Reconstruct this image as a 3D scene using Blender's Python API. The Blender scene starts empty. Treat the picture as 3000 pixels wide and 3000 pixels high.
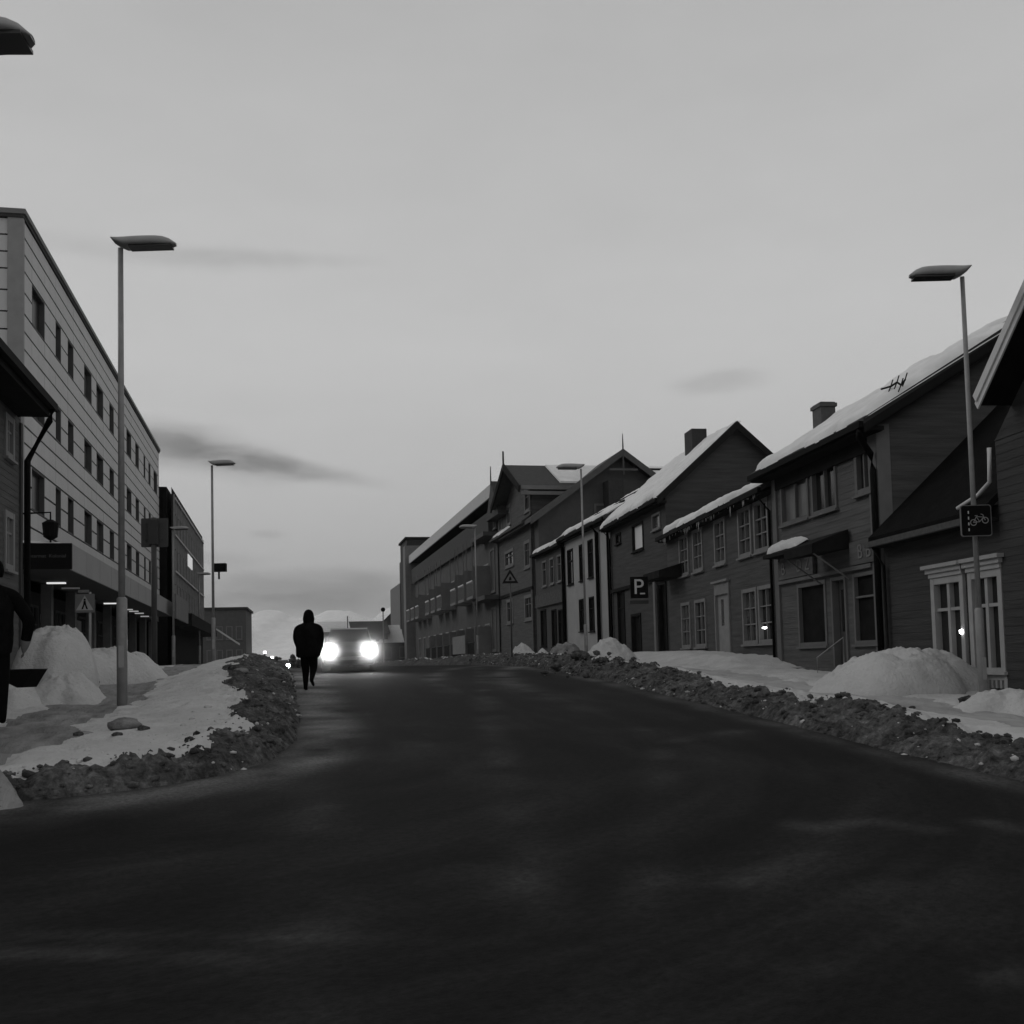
import bpy, bmesh, math, random
import numpy as np
from mathutils import Vector, Matrix
R = math.radians
random.seed(7); rng = np.random.default_rng(7)
S = bpy.context.scene
C = S.collection
# ------------------------------------------------------------ camera, sky, sun, exposure
F = 3106.0; YAW = 12.26; PITCH = 3.3; ROLL = 1.43; CY = 1759.0; EYE = 1.6
_f = Vector((math.sin(R(YAW))*math.cos(R(PITCH)), math.cos(R(YAW))*math.cos(R(PITCH)), math.sin(R(PITCH))))
_r0 = Vector((math.cos(R(YAW)), -math.sin(R(YAW)), 0)); _u0 = _r0.cross(_f)
_r = _r0*math.cos(R(ROLL)) - _u0*math.sin(R(ROLL)); _u = _r0*math.sin(R(ROLL)) + _u0*math.cos(R(ROLL))
cam = bpy.data.cameras.new('camera'); co = bpy.data.objects.new('camera', cam); C.objects.link(co)
cam.sensor_width = 36; cam.sensor_fit = 'HORIZONTAL'; cam.lens = 36*F/3000; cam.shift_y = (CY-1500)/3000
cam.clip_start = .1; cam.clip_end = 30000
m = Matrix((( _r.x, _u.x, -_f.x, 0), (_r.y, _u.y, -_f.y, 0), (_r.z, _u.z, -_f.z, EYE), (0, 0, 0, 1)))
co.matrix_world = m; S.camera = co
S.view_settings.view_transform = 'Standard'; S.view_settings.look = 'None'
S.view_settings.exposure = 0; S.view_settings.gamma = 1
S.render.engine = 'CYCLES'

def ray(sx, sy):                       # direction of a photo pixel (3000 px frame)
    return (_f + _r*((sx-1500)/F) + _u*((CY-sy)/F)).normalized()
def azel(sx, sy):
    d = ray(sx, sy); return math.atan2(d.x, d.y), math.asin(d.z)
def at_depth(sx, sy, D):               # point on a photo ray at camera depth D
    d = ray(sx, sy); t = D/d.dot(_f); return Vector((0, 0, EYE)) + d*t

w = bpy.data.worlds.new('World'); S.world = w; w.use_nodes = True
nt = w.node_tree; N = nt.nodes; Lk = nt.links; N.clear()
SUN_EL, SUN_AZ = 30, -62               # azimuth from +Y towards +X: the sun stands behind the left row
def node(tree, t, **kw):
    n = tree.nodes.new(t)
    for k, v in kw.items(): setattr(n, k, v)
    return n
def mth(tree, op, a, b=None, c=None, clamp=False):
    n = node(tree, 'ShaderNodeMath', operation=op); n.use_clamp = clamp
    for i, v in enumerate((a, b, c)):
        if v is None: continue
        if isinstance(v, (int, float)): n.inputs[i].default_value = v
        else: tree.links.new(v, n.inputs[i])
    return n.outputs[0]
SKY_STRENGTH = 0.10
sky = node(nt, 'ShaderNodeTexSky'); sky.sky_type = 'NISHITA'; sky.sun_disc = False
sky.sun_elevation = R(SUN_EL); sky.sun_rotation = R(SUN_AZ); sky.air_density = 1.0; sky.dust_density = 2.0
bw = node(nt, 'ShaderNodeRGBToBW'); Lk.new(sky.outputs[0], bw.inputs[0])
tc = node(nt, 'ShaderNodeTexCoord'); sep = node(nt, 'ShaderNodeSeparateXYZ'); Lk.new(tc.outputs['Generated'], sep.inputs[0])
az = mth(nt, 'ARCTAN2', sep.outputs[0], sep.outputs[1]); el = mth(nt, 'ARCSINE', sep.outputs[2])
comb = node(nt, 'ShaderNodeCombineXYZ'); Lk.new(az, comb.inputs[0]); Lk.new(mth(nt, 'MULTIPLY', el, 3.2), comb.inputs[1])
def noise(tree, vec, scale, detail=5, rough=.5, dist=0):
    n = node(tree, 'ShaderNodeTexNoise'); n.inputs['Scale'].default_value = scale; n.inputs['Detail'].default_value = detail
    n.inputs['Roughness'].default_value = rough; n.inputs['Distortion'].default_value = dist
    if vec is not None: tree.links.new(vec, n.inputs['Vector'])
    return n.outputs['Fac']
n1 = noise(nt, comb.outputs[0], 3.0, 6, .55, .4); n2 = noise(nt, comb.outputs[0], 11.0, 6, .6, .3)
# overcast veil: a little darker overhead and in the haze at the horizon
ramp = node(nt, 'ShaderNodeValToRGB'); Lk.new(mth(nt, 'DIVIDE', el, R(90)), ramp.inputs[0])
cr = ramp.color_ramp; SKYV = [(0.0, .40), (.035, .45), (.10, .51), (.18, .545), (.27, .50), (.42, .42), (1.0, .34)]
cr.elements[0].position = 0; cr.elements[1].position = 1
for p, v in SKYV[1:-1]: cr.elements.new(p)
for e, (p, v) in zip(cr.elements, SKYV): e.position = p; e.color = (v, v, v, 1)
veil = mth(nt, 'MULTIPLY', ramp.outputs[0], mth(nt, 'ADD', .90, mth(nt, 'ADD', mth(nt, 'MULTIPLY', n1, .15), mth(nt, 'MULTIPLY', n2, .05))))
def cloud(sx, sy, wx, wy, tilt, depth, base):
    a0, e0 = azel(sx, sy); t = R(tilt)
    dx = mth(nt, 'SUBTRACT', az, a0); dy = mth(nt, 'SUBTRACT', el, e0)
    p = mth(nt, 'ADD', mth(nt, 'MULTIPLY', dx, math.cos(t)), mth(nt, 'MULTIPLY', dy, math.sin(t)))
    q = mth(nt, 'SUBTRACT', mth(nt, 'MULTIPLY', dy, math.cos(t)), mth(nt, 'MULTIPLY', dx, math.sin(t)))
    p2 = mth(nt, 'POWER', mth(nt, 'ABSOLUTE', mth(nt, 'DIVIDE', p, wx/F)), 2.0); q2 = mth(nt, 'POWER', mth(nt, 'ABSOLUTE', mth(nt, 'DIVIDE', q, wy/F)), 2.0)
    s = mth(nt, 'ADD', mth(nt, 'ADD', p2, q2), mth(nt, 'MULTIPLY', mth(nt, 'SUBTRACT', n2, .5), 1.9))
    k = mth(nt, 'SUBTRACT', 1.0, mth(nt, 'DIVIDE', s, 1.6), clamp=True)
    k = mth(nt, 'MULTIPLY', k, k)
    return mth(nt, 'MULTIPLY', base, mth(nt, 'SUBTRACT', 1.0, mth(nt, 'MULTIPLY', k, depth)))
v = veil
for c in [(540, 1312, 330, 70, -9, .46), (800, 1362, 330, 34, -10, .42), (680, 1338, 260, 44, -10, .30), (480, 745, 420, 40, 0, .13), (800, 755, 300, 25, 0, .10), (2110, 1118, 150, 36, 0, .18),
          (1000, 1722, 520, 58, 0, .40), (620, 1640, 180, 26, 0, .15), (780, 1700, 360, 40, 0, .14), (780, 1565, 60, 14, 0, .14), (500, 1820, 900, 70, 0, .10), (900, 1770, 520, 44, 0, .36)]:
    v = cloud(*c, v)
mix = mth(nt, 'ADD', mth(nt, 'MULTIPLY', bw.outputs[0], .03), mth(nt, 'MULTIPLY', v, 1.0/SKY_STRENGTH*1.02))
cmb = node(nt, 'ShaderNodeCombineColor')
for i in range(3): Lk.new(mix, cmb.inputs[i])
bg = node(nt, 'ShaderNodeBackground'); Lk.new(cmb.outputs[0], bg.inputs['Color']); bg.inputs['Strength'].default_value = SKY_STRENGTH
out = node(nt, 'ShaderNodeOutputWorld'); Lk.new(bg.outputs[0], out.inputs[0])

sun = bpy.data.lights.new('sun', 'SUN'); sun.energy = .55; sun.angle = R(24); sun.color = (1, 1, 1)
so = bpy.data.objects.new('sun', sun); C.objects.link(so)
sd = Vector((math.sin(R(SUN_AZ))*math.cos(R(SUN_EL)), math.cos(R(SUN_AZ))*math.cos(R(SUN_EL)), math.sin(R(SUN_EL))))
so.rotation_euler = sd.to_track_quat('Z', 'Y').to_euler()

# ------------------------------------------------------------ materials (the photograph is monochrome: all greys)
MT = {}
def mat(name, lo, hi=None, rough=.8, scale=3, bump=0, bscale=None, spec=.3, stretch=(1, 1, 1), emit=0, metal=0):
    if name in MT: return MT[name]
    hi = lo*1.35 if hi is None else hi
    m = bpy.data.materials.new(name); m.use_nodes = True; t = m.node_tree; b = t.nodes['Principled BSDF']
    b.inputs['Roughness'].default_value = rough; b.inputs['Specular IOR Level'].default_value = spec; b.inputs['Metallic'].default_value = metal
    tcn = node(t, 'ShaderNodeTexCoord'); mp = node(t, 'ShaderNodeMapping'); mp.inputs['Scale'].default_value = stretch
    t.links.new(tcn.outputs['Object'], mp.inputs[0])
    nn = noise(t, mp.outputs[0], scale, 6, .6)
    rp = node(t, 'ShaderNodeValToRGB'); t.links.new(nn, rp.inputs[0])
    rp.color_ramp.elements[0].position = .3; rp.color_ramp.elements[1].position = .7
    rp.color_ramp.elements[0].color = (lo, lo, lo, 1); rp.color_ramp.elements[1].color = (hi, hi, hi, 1)
    t.links.new(rp.outputs[0], b.inputs['Base Color'])
    if emit:
        b.inputs['Emission Color'].default_value = (1, 1, 1, 1); b.inputs['Emission Strength'].default_value = emit
    if bump:
        bn = node(t, 'ShaderNodeBump'); bn.inputs['Strength'].default_value = bump; bn.inputs['Distance'].default_value = .05
        t.links.new(noise(t, mp.outputs[0], bscale or scale*6, 5, .6), bn.inputs['Height']); t.links.new(bn.outputs[0], b.inputs['Normal'])
    MT[name] = m; return m
snow_m = mat('clean_snow', .46, .58, .9, 1.3, .7, 14, .2)
snowroof_m = mat('roof_snow', .58, .72, .9, 1.5, .3, 6, .2)
path_m = mat('trodden_snow', .14, .32, .9, 1.6, .5, 14, .2, (2.2, .6, 1))
panel_m = mat('pale_panel', .40, .54, .6, .6, 0, None, .3, (1, 1, .25))
joint_m = mat('dark_joint', .03, .05)
white_m = mat('white_paint', .34, .42, .7, 2)
greyw_m = mat('grey_trim', .13, .17, .7, 2)
black_m = mat('black_metal', .005, .008, .75, 3, 0, None, .08)
roof_m = mat('dark_roof', .03, .05, .8, 4, .3)
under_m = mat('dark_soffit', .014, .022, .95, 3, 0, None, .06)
steel_m = mat('galvanised_steel', .19, .26, .45, 6, 0, None, .5)
lamp_m = mat('lamp_grey', .26, .32, .5, 4, 0, None, .4)
glass_m = mat('window_glass', .015, .02, .12, 1, 0, None, .5)
dim_m = mat('dark_interior', .005, .014, .8, 3, 0, None, .08)
glass_kinds = [glass_m, mat('window_glass_painted_reflection', .015, .12, .15, 1.1, 0, None, .5), mat('window_glass_blind', .05, .16, .3, .8, 0, None, .4), glass_m]  # second glass has reflection shapes painted into its colour by broad noise
curt_m = mat('curtained_glass', .12, .2, .4, 2, 0, None, .5)
litw_m = mat('lit_window', .3, .3, .5, emit=.42)
bulb_m = mat('lamp_glow', .8, .8, .5, emit=9)
head_m = mat('headlamp_glow', .8, .8, .5, emit=60)
coat_m = mat('black_coat', .004, .008, .95, 8, .3, None, .03)
skin_m = mat('skin', .14, .2, .6, 6)
rubber_m = mat('rubber', .02, .03, .8)
carp_m = mat('dark_car_paint', .03, .04, .3, 2, 0, None, .5)
brick_m = mat('brick_grey', .03, .05, .9, 12, .4)

def speckle(m, lo=.30, scale=26, amount=.9):     # grit and crumbs trodden or thrown into the snow
    t = m.node_tree; b = t.nodes['Principled BSDF']; src = b.inputs['Base Color'].links[0].from_socket
    tcn = node(t, 'ShaderNodeTexCoord'); a = noise(t, tcn.outputs['Object'], scale, 3, .7); c = noise(t, tcn.outputs['Object'], 1.1, 4, .6)
    k = mth(t, 'MULTIPLY', mth(t, 'SUBTRACT', mth(t, 'ADD', a, mth(t, 'MULTIPLY', c, .35)), .80), 9.0, clamp=True)
    soft = mth(t, 'MULTIPLY', mth(t, 'SUBTRACT', noise(t, tcn.outputs['Object'], 3.2, 6, .7), .45), 1.6, clamp=True)
    k = mth(t, 'MAXIMUM', k, mth(t, 'MULTIPLY', soft, .45))
    mx = node(t, 'ShaderNodeMixRGB'); t.links.new(mth(t, 'MULTIPLY', k, amount), mx.inputs[0]); t.links.new(src, mx.inputs[1]); mx.inputs[2].default_value = (lo,)*3+(1,)
    t.links.new(mx.outputs[0], b.inputs['Base Color'])
speckle(snow_m); speckle(path_m, .08, 18)
def asphalt():
    m = bpy.data.materials.new('worn_asphalt'); m.use_nodes = True; t = m.node_tree; b = t.nodes['Principled BSDF']
    at = node(t, 'ShaderNodeAttribute', attribute_name='flow')   # metres along / across the lanes
    mp = node(t, 'ShaderNodeMapping'); mp.inputs['Scale'].default_value = (.09, .8, 1); t.links.new(at.outputs['Vector'], mp.inputs[0])
    a = noise(t, mp.outputs[0], 1.0, 6, .6, .6)
    mp2 = node(t, 'ShaderNodeMapping'); mp2.inputs['Scale'].default_value = (.7, 1.3, 1); t.links.new(at.outputs['Vector'], mp2.inputs[0])
    c = noise(t, mp2.outputs[0], .5, 7, .65, .8)
    g = noise(t, at.outputs['Vector'], 14, 6, .85)
    s = mth(t, 'ADD', mth(t, 'MULTIPLY', a, .55), mth(t, 'MULTIPLY', c, .45))
    rp = node(t, 'ShaderNodeValToRGB'); t.links.new(s, rp.inputs[0]); e = rp.color_ramp.elements
    e[0].position = .36; e[0].color = (.004,)*3+(1,); e[1].position = .78; e[1].color = (.055,)*3+(1,)
    x = rp.color_ramp.elements.new(.5); x.color = (.009,)*3+(1,); x = rp.color_ramp.elements.new(.60); x.color = (.018,)*3+(1,)
    fr = node(t, 'ShaderNodeAttribute', attribute_name='frost')
    fk = mth(t, 'MULTIPLY', fr.outputs['Fac'], mth(t, 'ADD', .3, mth(t, 'MULTIPLY', c, 1.4)))
    mx = node(t, 'ShaderNodeMixRGB'); t.links.new(fk, mx.inputs[0]); t.links.new(rp.outputs[0], mx.inputs[1]); mx.inputs[2].default_value = (.20, .20, .20, 1)
    mg = node(t, 'ShaderNodeMixRGB', blend_type='MULTIPLY'); mg.inputs[0].default_value = 1; t.links.new(mx.outputs[0], mg.inputs[1])
    rg = node(t, 'ShaderNodeValToRGB'); t.links.new(g, rg.inputs[0]); rg.color_ramp.elements[0].position = .32; rg.color_ramp.elements[1].position = .72; rg.color_ramp.elements[0].color = (.45,)*3+(1,); rg.color_ramp.elements[1].color = (1.9,)*3+(1,)
    t.links.new(rg.outputs[0], mg.inputs[2]); t.links.new(mg.outputs[0], b.inputs['Base Color'])
    b.inputs['Roughness'].default_value = .85; b.inputs['Specular IOR Level'].default_value = .10
    bn = node(t, 'ShaderNodeBump'); bn.inputs['Strength'].default_value = .4; bn.inputs['Distance'].default_value = .02
    t.links.new(g, bn.inputs['Height']); t.links.new(bn.outputs[0], b.inputs['Normal'])
    return m
asphalt_m = asphalt()
def dirty():
    m = bpy.data.materials.new('dirty_ploughed_snow'); m.use_nodes = True; t = m.node_tree; b = t.nodes['Principled BSDF']
    tcn = node(t, 'ShaderNodeTexCoord'); a = noise(t, tcn.outputs['Object'], 1.6, 7, .7, .5); c = noise(t, tcn.outputs['Object'], 9, 6, .75, .3)
    s = mth(t, 'ADD', mth(t, 'MULTIPLY', a, .45), mth(t, 'MULTIPLY', c, .55))
    rp = node(t, 'ShaderNodeValToRGB'); t.links.new(s, rp.inputs[0]); e = rp.color_ramp.elements
    e[0].position = .36; e[0].color = (.012,)*3+(1,); e[1].position = .70; e[1].color = (.36,)*3+(1,)
    for p, vv in ((.44, .038), (.52, .085), (.61, .17)): x = rp.color_ramp.elements.new(p); x.color = (vv,)*3+(1,)
    t.links.new(rp.outputs[0], b.inputs['Base Color']); b.inputs['Roughness'].default_value = .85; b.inputs['Specular IOR Level'].default_value = .2
    bn = node(t, 'ShaderNodeBump'); bn.inputs['Strength'].default_value = .7; bn.inputs['Distance'].default_value = .06
    t.links.new(noise(t, tcn.outputs['Object'], 22, 5, .7), bn.inputs['Height']); t.links.new(bn.outputs[0], b.inputs['Normal'])
    return m
dirty_m = dirty()

# ------------------------------------------------------------ building helpers
def tag(o, label=None, cat=None, group=None, kind=None):
    if label: o['label'] = label
    if cat: o['category'] = cat
    if group: o['group'] = group
    if kind: o['kind'] = kind
    return o
def mesh_obj(name, verts, faces, m, parent=None, smooth=False, loc=None):
    me = bpy.data.meshes.new(name); me.from_pydata(verts, [], faces); me.update()
    if m: me.materials.append(m)
    if smooth: me.polygons.foreach_set('use_smooth', [True]*len(me.polygons))
    o = bpy.data.objects.new(name, me); C.objects.link(o)
    if parent: o.parent = parent
    if loc is not None: o.location = loc
    return o
def empty(name, loc, rz=0, label=None, cat=None, group=None, kind=None):
    o = bpy.data.objects.new(name, None); C.objects.link(o); o.location = loc; o.rotation_euler = (0, 0, rz); o.empty_display_size = .2
    return tag(o, label, cat, group, kind)
class MB:
    def __init__(s): s.v = []; s.f = []
    def add(s, vs, fs):
        k = len(s.v); s.v += [tuple(p) for p in vs]; s.f += [tuple(i+k for i in f) for f in fs]; return s
    def box(s, x0, x1, y0, y1, z0, z1):
        x0, x1 = sorted((x0, x1)); y0, y1 = sorted((y0, y1)); z0, z1 = sorted((z0, z1))
        return s.add([(x0,y0,z0),(x1,y0,z0),(x1,y1,z0),(x0,y1,z0),(x0,y0,z1),(x1,y0,z1),(x1,y1,z1),(x0,y1,z1)],
                     [(0,3,2,1),(4,5,6,7),(0,1,5,4),(1,2,6,5),(2,3,7,6),(3,0,4,7)])
    def prism_x(s, poly, x0, x1):          # poly of (y, z), extruded along x
        n = len(poly); vs = [(x0, y, z) for y, z in poly]+[(x1, y, z) for y, z in poly]
        return s.add(vs, [tuple(range(n-1, -1, -1)), tuple(range(n, 2*n))]+[(i, (i+1) % n, n+(i+1) % n, n+i) for i in range(n)])
    def prism_y(s, poly, y0, y1):          # poly of (x, z), extruded along y
        n = len(poly); vs = [(x, y0, z) for x, z in poly]+[(x, y1, z) for x, z in poly]
        return s.add(vs, [tuple(range(n)), tuple(range(2*n-1, n-1, -1))]+[((i+1) % n, i, n+i, n+(i+1) % n) for i in range(n)])
    def prism_z(s, poly, z0, z1):
        n = len(poly); vs = [(x, y, z0) for x, y in poly]+[(x, y, z1) for x, y in poly]
        return s.add(vs, [tuple(range(n-1, -1, -1)), tuple(range(n, 2*n))]+[(i, (i+1) % n, n+(i+1) % n, n+i) for i in range(n)])
    def tube(s, pts, rad, n=8):
        pts = [Vector(p) for p in pts]; rad = rad if isinstance(rad, (list, tuple)) else [rad]*len(pts); k = len(s.v)
        for i, p in enumerate(pts):
            d = (pts[min(i+1, len(pts)-1)]-pts[max(i-1, 0)]).normalized(); a = d.orthogonal().normalized()
            if abs(d.z) < .9: a = d.cross(Vector((0, 0, 1))).normalized()
            else: a = Vector((1, 0, 0)); a = (a-d*a.dot(d)).normalized()
            b = d.cross(a)
            for j in range(n):
                t = 2*math.pi*j/n; s.v.append(tuple(p+(a*math.cos(t)+b*math.sin(t))*rad[i]))
        for i in range(len(pts)-1):
            for j in range(n): s.f.append((k+i*n+j, k+i*n+(j+1) % n, k+(i+1)*n+(j+1) % n, k+(i+1)*n+j))
        s.f.append(tuple(k+j for j in range(n-1, -1, -1))); s.f.append(tuple(k+(len(pts)-1)*n+j for j in range(n)))
        return s
    def build(s, name, m, parent=None, smooth=False, loc=None): return mesh_obj(name, s.v, s.f, m, parent, smooth, loc)

# numpy value noise
_tab = rng.random((256, 256))
def vn(x, y):
    xi = np.floor(x).astype(int); yi = np.floor(y).astype(int); fx = x-xi; fy = y-yi
    fx = fx*fx*(3-2*fx); fy = fy*fy*(3-2*fy)
    g = lambda a, b: _tab[a % 256, b % 256]
    return (g(xi, yi)*(1-fx)+g(xi+1, yi)*fx)*(1-fy)+(g(xi, yi+1)*(1-fx)+g(xi+1, yi+1)*fx)*fy
def fbm(x, y, o=5, g=.5):
    r = 0; a = 1; t = 0
    for i in range(o): r = r+a*(vn(x*2**i+i*17.3, y*2**i+i*5.1)-.5); t += a; a *= g
    return r/t*2

# ------------------------------------------------------------ terrain profile
_Y = np.array([-60, 0, 4, 12, 24, 34, 44, 60, 110, 150, 260, 600, 3000]); _Z = np.array([-.25, -.02, .08, .50, 1.08, 1.40, 1.50, 1.50, 1.46, 1.0, -3, -16, -20])
_yy = np.linspace(-60, 600, 3301); _zz = np.interp(_yy, _Y, _Z); _k = np.exp(-np.linspace(-2, 2, 31)**2); _k /= _k.sum()
_zz[15:-15] = np.convolve(_zz, _k, 'same')[15:-15]
def zr(y): return np.interp(y, _yy, _zz) if np.ndim(y) else float(np.interp(y, _yy, _zz))
LE = np.array([(-60, 9.9), (-8, 10.2), (-4, 10.3), (-2.4, 10.5), (-1.4, 10.9), (-.6, 11.6), (-.1, 12.7), (.2, 14.5), (.3, 18), (.3, 30), (.2, 60), (0, 150), (0, 260)], float)
RE = np.array([(16, -20), (7.2, 3), (6.85, 6), (6.8, 8.7), (6.85, 11), (7.15, 16.8), (7.5, 24.4), (8.0, 34), (8.3, 45), (8.4, 60), (8.4, 150), (8.4, 260)], float)
def dist_poly(P, X, Y):
    best = np.full(X.shape, 1e9); sgn = np.zeros(X.shape)
    for (x0, y0), (x1, y1) in zip(P[:-1], P[1:]):
        dx, dy = x1-x0, y1-y0; L2 = dx*dx+dy*dy; t = np.clip(((X-x0)*dx+(Y-y0)*dy)/L2, 0, 1)
        d = np.hypot(X-x0-t*dx, Y-y0-t*dy); cr = dx*(Y-y0)-dy*(X-x0); q = d < best
        best = np.where(q, d, best); sgn = np.where(q, np.sign(cr), sgn)
    return best*sgn
def grid_faces(nx, ny):
    i = np.arange(nx-1)[:, None]; j = np.arange(ny-1)[None, :]; a = (i*ny+j).ravel()
    return np.stack([a, a+ny, a+ny+1, a+1], 1)
def np_mesh(name, V, Fc, m, smooth=True):
    me = bpy.data.meshes.new(name); me.vertices.add(len(V)); me.vertices.foreach_set('co', V.astype(np.float32).ravel())
    me.loops.add(Fc.size); me.loops.foreach_set('vertex_index', Fc.astype(np.int32).ravel())
    me.polygons.add(len(Fc)); me.polygons.foreach_set('loop_start', np.arange(0, Fc.size, Fc.shape[1], dtype=np.int32))
    me.update(calc_edges=True); me.validate(); me.materials.append(m)
    if smooth: me.polygons.foreach_set('use_smooth', [True]*len(me.polygons))
    o = bpy.data.objects.new(name, me); C.objects.link(o); return o
def sub_mesh(name, V, Fc, keep, m):
    Fk = Fc[keep]; used = np.unique(Fk); rem = np.full(len(V), -1); rem[used] = np.arange(len(used))
    return np_mesh(name, V[used], rem[Fk], m)

# wide snowy ground, out to the fjord and the mountains
gx = np.concatenate([np.linspace(-6000, -60, 24), np.linspace(-50, 60, 45), np.linspace(80, 7000, 24)]); gy = np.concatenate([np.linspace(-60, 200, 80), np.linspace(215, 600, 20), np.linspace(700, 7000, 20)])
X, Y = np.meshgrid(gx, gy, indexing='ij'); Z = np.where(Y > 600, -16-(Y-600)*.0015, zr(np.clip(Y, -60, 600)))-.12
g = np_mesh('ground', np.stack([X, Y, Z], -1).reshape(-1, 3), grid_faces(len(gx), len(gy)), snow_m); tag(g, kind='structure')
# the road: one sheet over the junction and up the street
gx = np.concatenate([np.linspace(-60, -9, 30), np.linspace(-8.5, 17, 250), np.linspace(18, 60, 20)]); gy = np.concatenate([np.linspace(-20, 0, 40), np.linspace(.08, 60, 700), np.linspace(61, 240, 120)])
X, Y = np.meshgrid(gx, gy, indexing='ij'); Z = zr(Y)+.0+.012*fbm(X*.35, Y*.35, 3)
dl = dist_poly(LE, X, Y); dr = -dist_poly(RE, X, Y)    # positive beyond the kerb line
V = np.stack([X, Y, Z], -1).reshape(-1, 3); Fc = grid_faces(len(gx), len(gy))
beyond = (np.maximum(dl, dr).ravel()[Fc].min(1) > 1.2)
road = np_mesh('road', V, Fc, asphalt_m); tag(road, kind='structure')
# lanes run up the street and sweep round the corner to the left in front
wgt = np.clip((Y-9)/9, 0, 1); wgt = wgt*wgt*(3-2*wgt); rr = np.hypot(X+1, Y-16)
along = np.arctan2(Y-16, X+3.5)*9; across = -dl+.08*np.sin(X*.5)   # wheel tracks sweep round the kerb
at = road.data.attributes.new('flow', 'FLOAT_VECTOR', 'POINT'); at.data.foreach_set('vector', np.stack([along, across, 0*X], -1).astype(np.float32).ravel())
fro = np.exp(-((dl+.5)/.34)**2)*.55+np.exp(-((dl+.1)/.3)**2)*.5+np.exp(-((dr+.15)/.25)**2)*.25+.35*np.exp(-((X-5.0-.012*(Y-20)**2)/.35)**2)*np.clip((Y-16)/8, 0, 1)+.25*np.exp(-((X-3.3-.01*(Y-20)**2)/.3)**2)*np.clip((Y-20)/8, 0, 1)
def on_road(sx, sy):
    d_ = ray(sx, sy); z_ = 0.0
    for _ in range(12): t_ = (z_-EYE)/d_.z; z_ = zr(d_.y*t_)
    return d_.x*t_, d_.y*t_
for pl_, w_, a_ in (([(1370, 1964), (1560, 1995), (1760, 2030), (1950, 2085), (2150, 2140)], .22, .30), ([(1190, 2195), (1270, 2235), (1330, 2290)], .5, .34), ([(1190, 2120), (1235, 2180)], .25, .2), ([(2330, 2418), (2420, 2424), (2560, 2405), (2720, 2430)], .14, .62), ([(2900, 2412), (3000, 2432)], .16, .5),
                  ([(2330, 2410), (2420, 2440), (2400, 2490), (2300, 2540), (2180, 2590)], .16, .40), ([(2650, 2600), (2600, 2650)], .16, .3), ([(2930, 2870), (3000, 2850)], .13, .5), ([(2500, 2640), (2800, 2600)], .3, .16), ([(0, 2790), (500, 2800), (900, 2830), (1500, 2850)], .10, .3), ([(1500, 2780), (2000, 2800), (2400, 2830)], .12, .26), ([(0, 2735), (700, 2745), (1300, 2760)], .08, .2), ([(900, 2050), (940, 2200), (800, 2320), (560, 2400)], .3, .5)):
    q_ = [on_road(*p) for p in pl_]; q_.sort(key=lambda p: 0) ; dd_ = np.full(X.shape, 99.)
    for (x0, y0), (x1, y1) in zip(q_[:-1], q_[1:]):
        L2_ = (x1-x0)**2+(y1-y0)**2; t_ = np.clip(((X-x0)*(x1-x0)+(Y-y0)*(y1-y0))/L2_, 0, 1); dd_ = np.minimum(dd_, np.hypot(X-x0-t_*(x1-x0), Y-y0-t_*(y1-y0)))
    fro = fro+(.30 if w_ < .27 else .12)*a_*np.exp(-(dd_/w_)**2)*np.clip(.9+1.2*fbm(X*1.7+w_*9, Y*1.7, 4), .1, 1.5)
fro = fro*np.clip(.65+1.3*fbm(X*.8, Y*.8, 4), 0, 1.2); fr = road.data.attributes.new('frost', 'FLOAT', 'POINT'); fr.data.foreach_set('value', np.clip(fro, 0, 1).astype(np.float32).ravel())

# left verge: kerb bank of ploughed dirty snow, clean snow on top, trodden pavement, snow by the houses
def bank(dd, h, wd):          # rounded ridge that falls back to the verge
    t = np.clip(dd/wd, 0, 1); return h*(np.sin(np.clip(t, 0, 1)*math.pi/2)**.8)
def left_h(X, Y):
    dl = dist_poly(LE, X, Y); q_ = np.clip((Y-11.5)/10, 0, 1); hh = .24+.32*q_; wd = .50+1.05*q_
    top = bank(dl, hh, wd); back = np.clip((dl-wd)/1.6, 0, 1); back = back*back*(3-2*back)
    rid = fbm(X*1.1, Y*1.1, 3)*.12; lum = fbm(X*3.3, Y*3.3, 6, .66)*.14+fbm(X*9, Y*9, 3, .6)*.05
    h = top*(1-back)+(.27)*back
    dz = np.clip(1-(dl-wd*.9)/.5, 0, 1)*np.clip(dl/.15, 0, 1)
    h = h-.05*np.clip(1-dl/.12, 0, 1)
    return h+(rid+lum)*dz+(1-dz)*(.03*fbm(X*1.5, Y*1.5, 4)+.05*fbm(X*.6, Y*.6, 2)), dl, wd
def right_h(X, Y):
    dr = -dist_poly(RE, X, Y); hh = .25+.05*np.clip((Y-12)/6, 0, 1)+.12*np.clip((Y-20)/8, 0, 1)+.08*fbm(X*0, Y*.35, 2); wd = .95+0*Y
    top = bank(dr, hh, wd); back = np.clip((dr-wd)/1.2, 0, 1); back = back*back*(3-2*back)
    lum = fbm(X*3.1+40, Y*3.1, 5, .62)*.16+fbm(X*1.0+9, Y*1.0, 3)*.09+fbm(X*9, Y*9, 3, .6)*.05
    h = top*(1-back)+.16*back; dz = np.clip(1-(dr-wd*1.0)/.45, 0, 1)*np.clip(dr/.15, 0, 1)
    h = h-.05*np.clip(1-dr/.12, 0, 1)+.24*np.clip((X-11.2-(Y-27)*.07)/.9, 0, 1)*np.clip((Y-25.5)/1.5, 0, 1)*np.clip((40-Y)/2, 0, 1)
    return h+lum*dz+(1-dz)*(.025*fbm(X*1.6, Y*1.6, 4)+.03*fbm(X*.5, Y*.5, 2)), dr, wd
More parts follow.
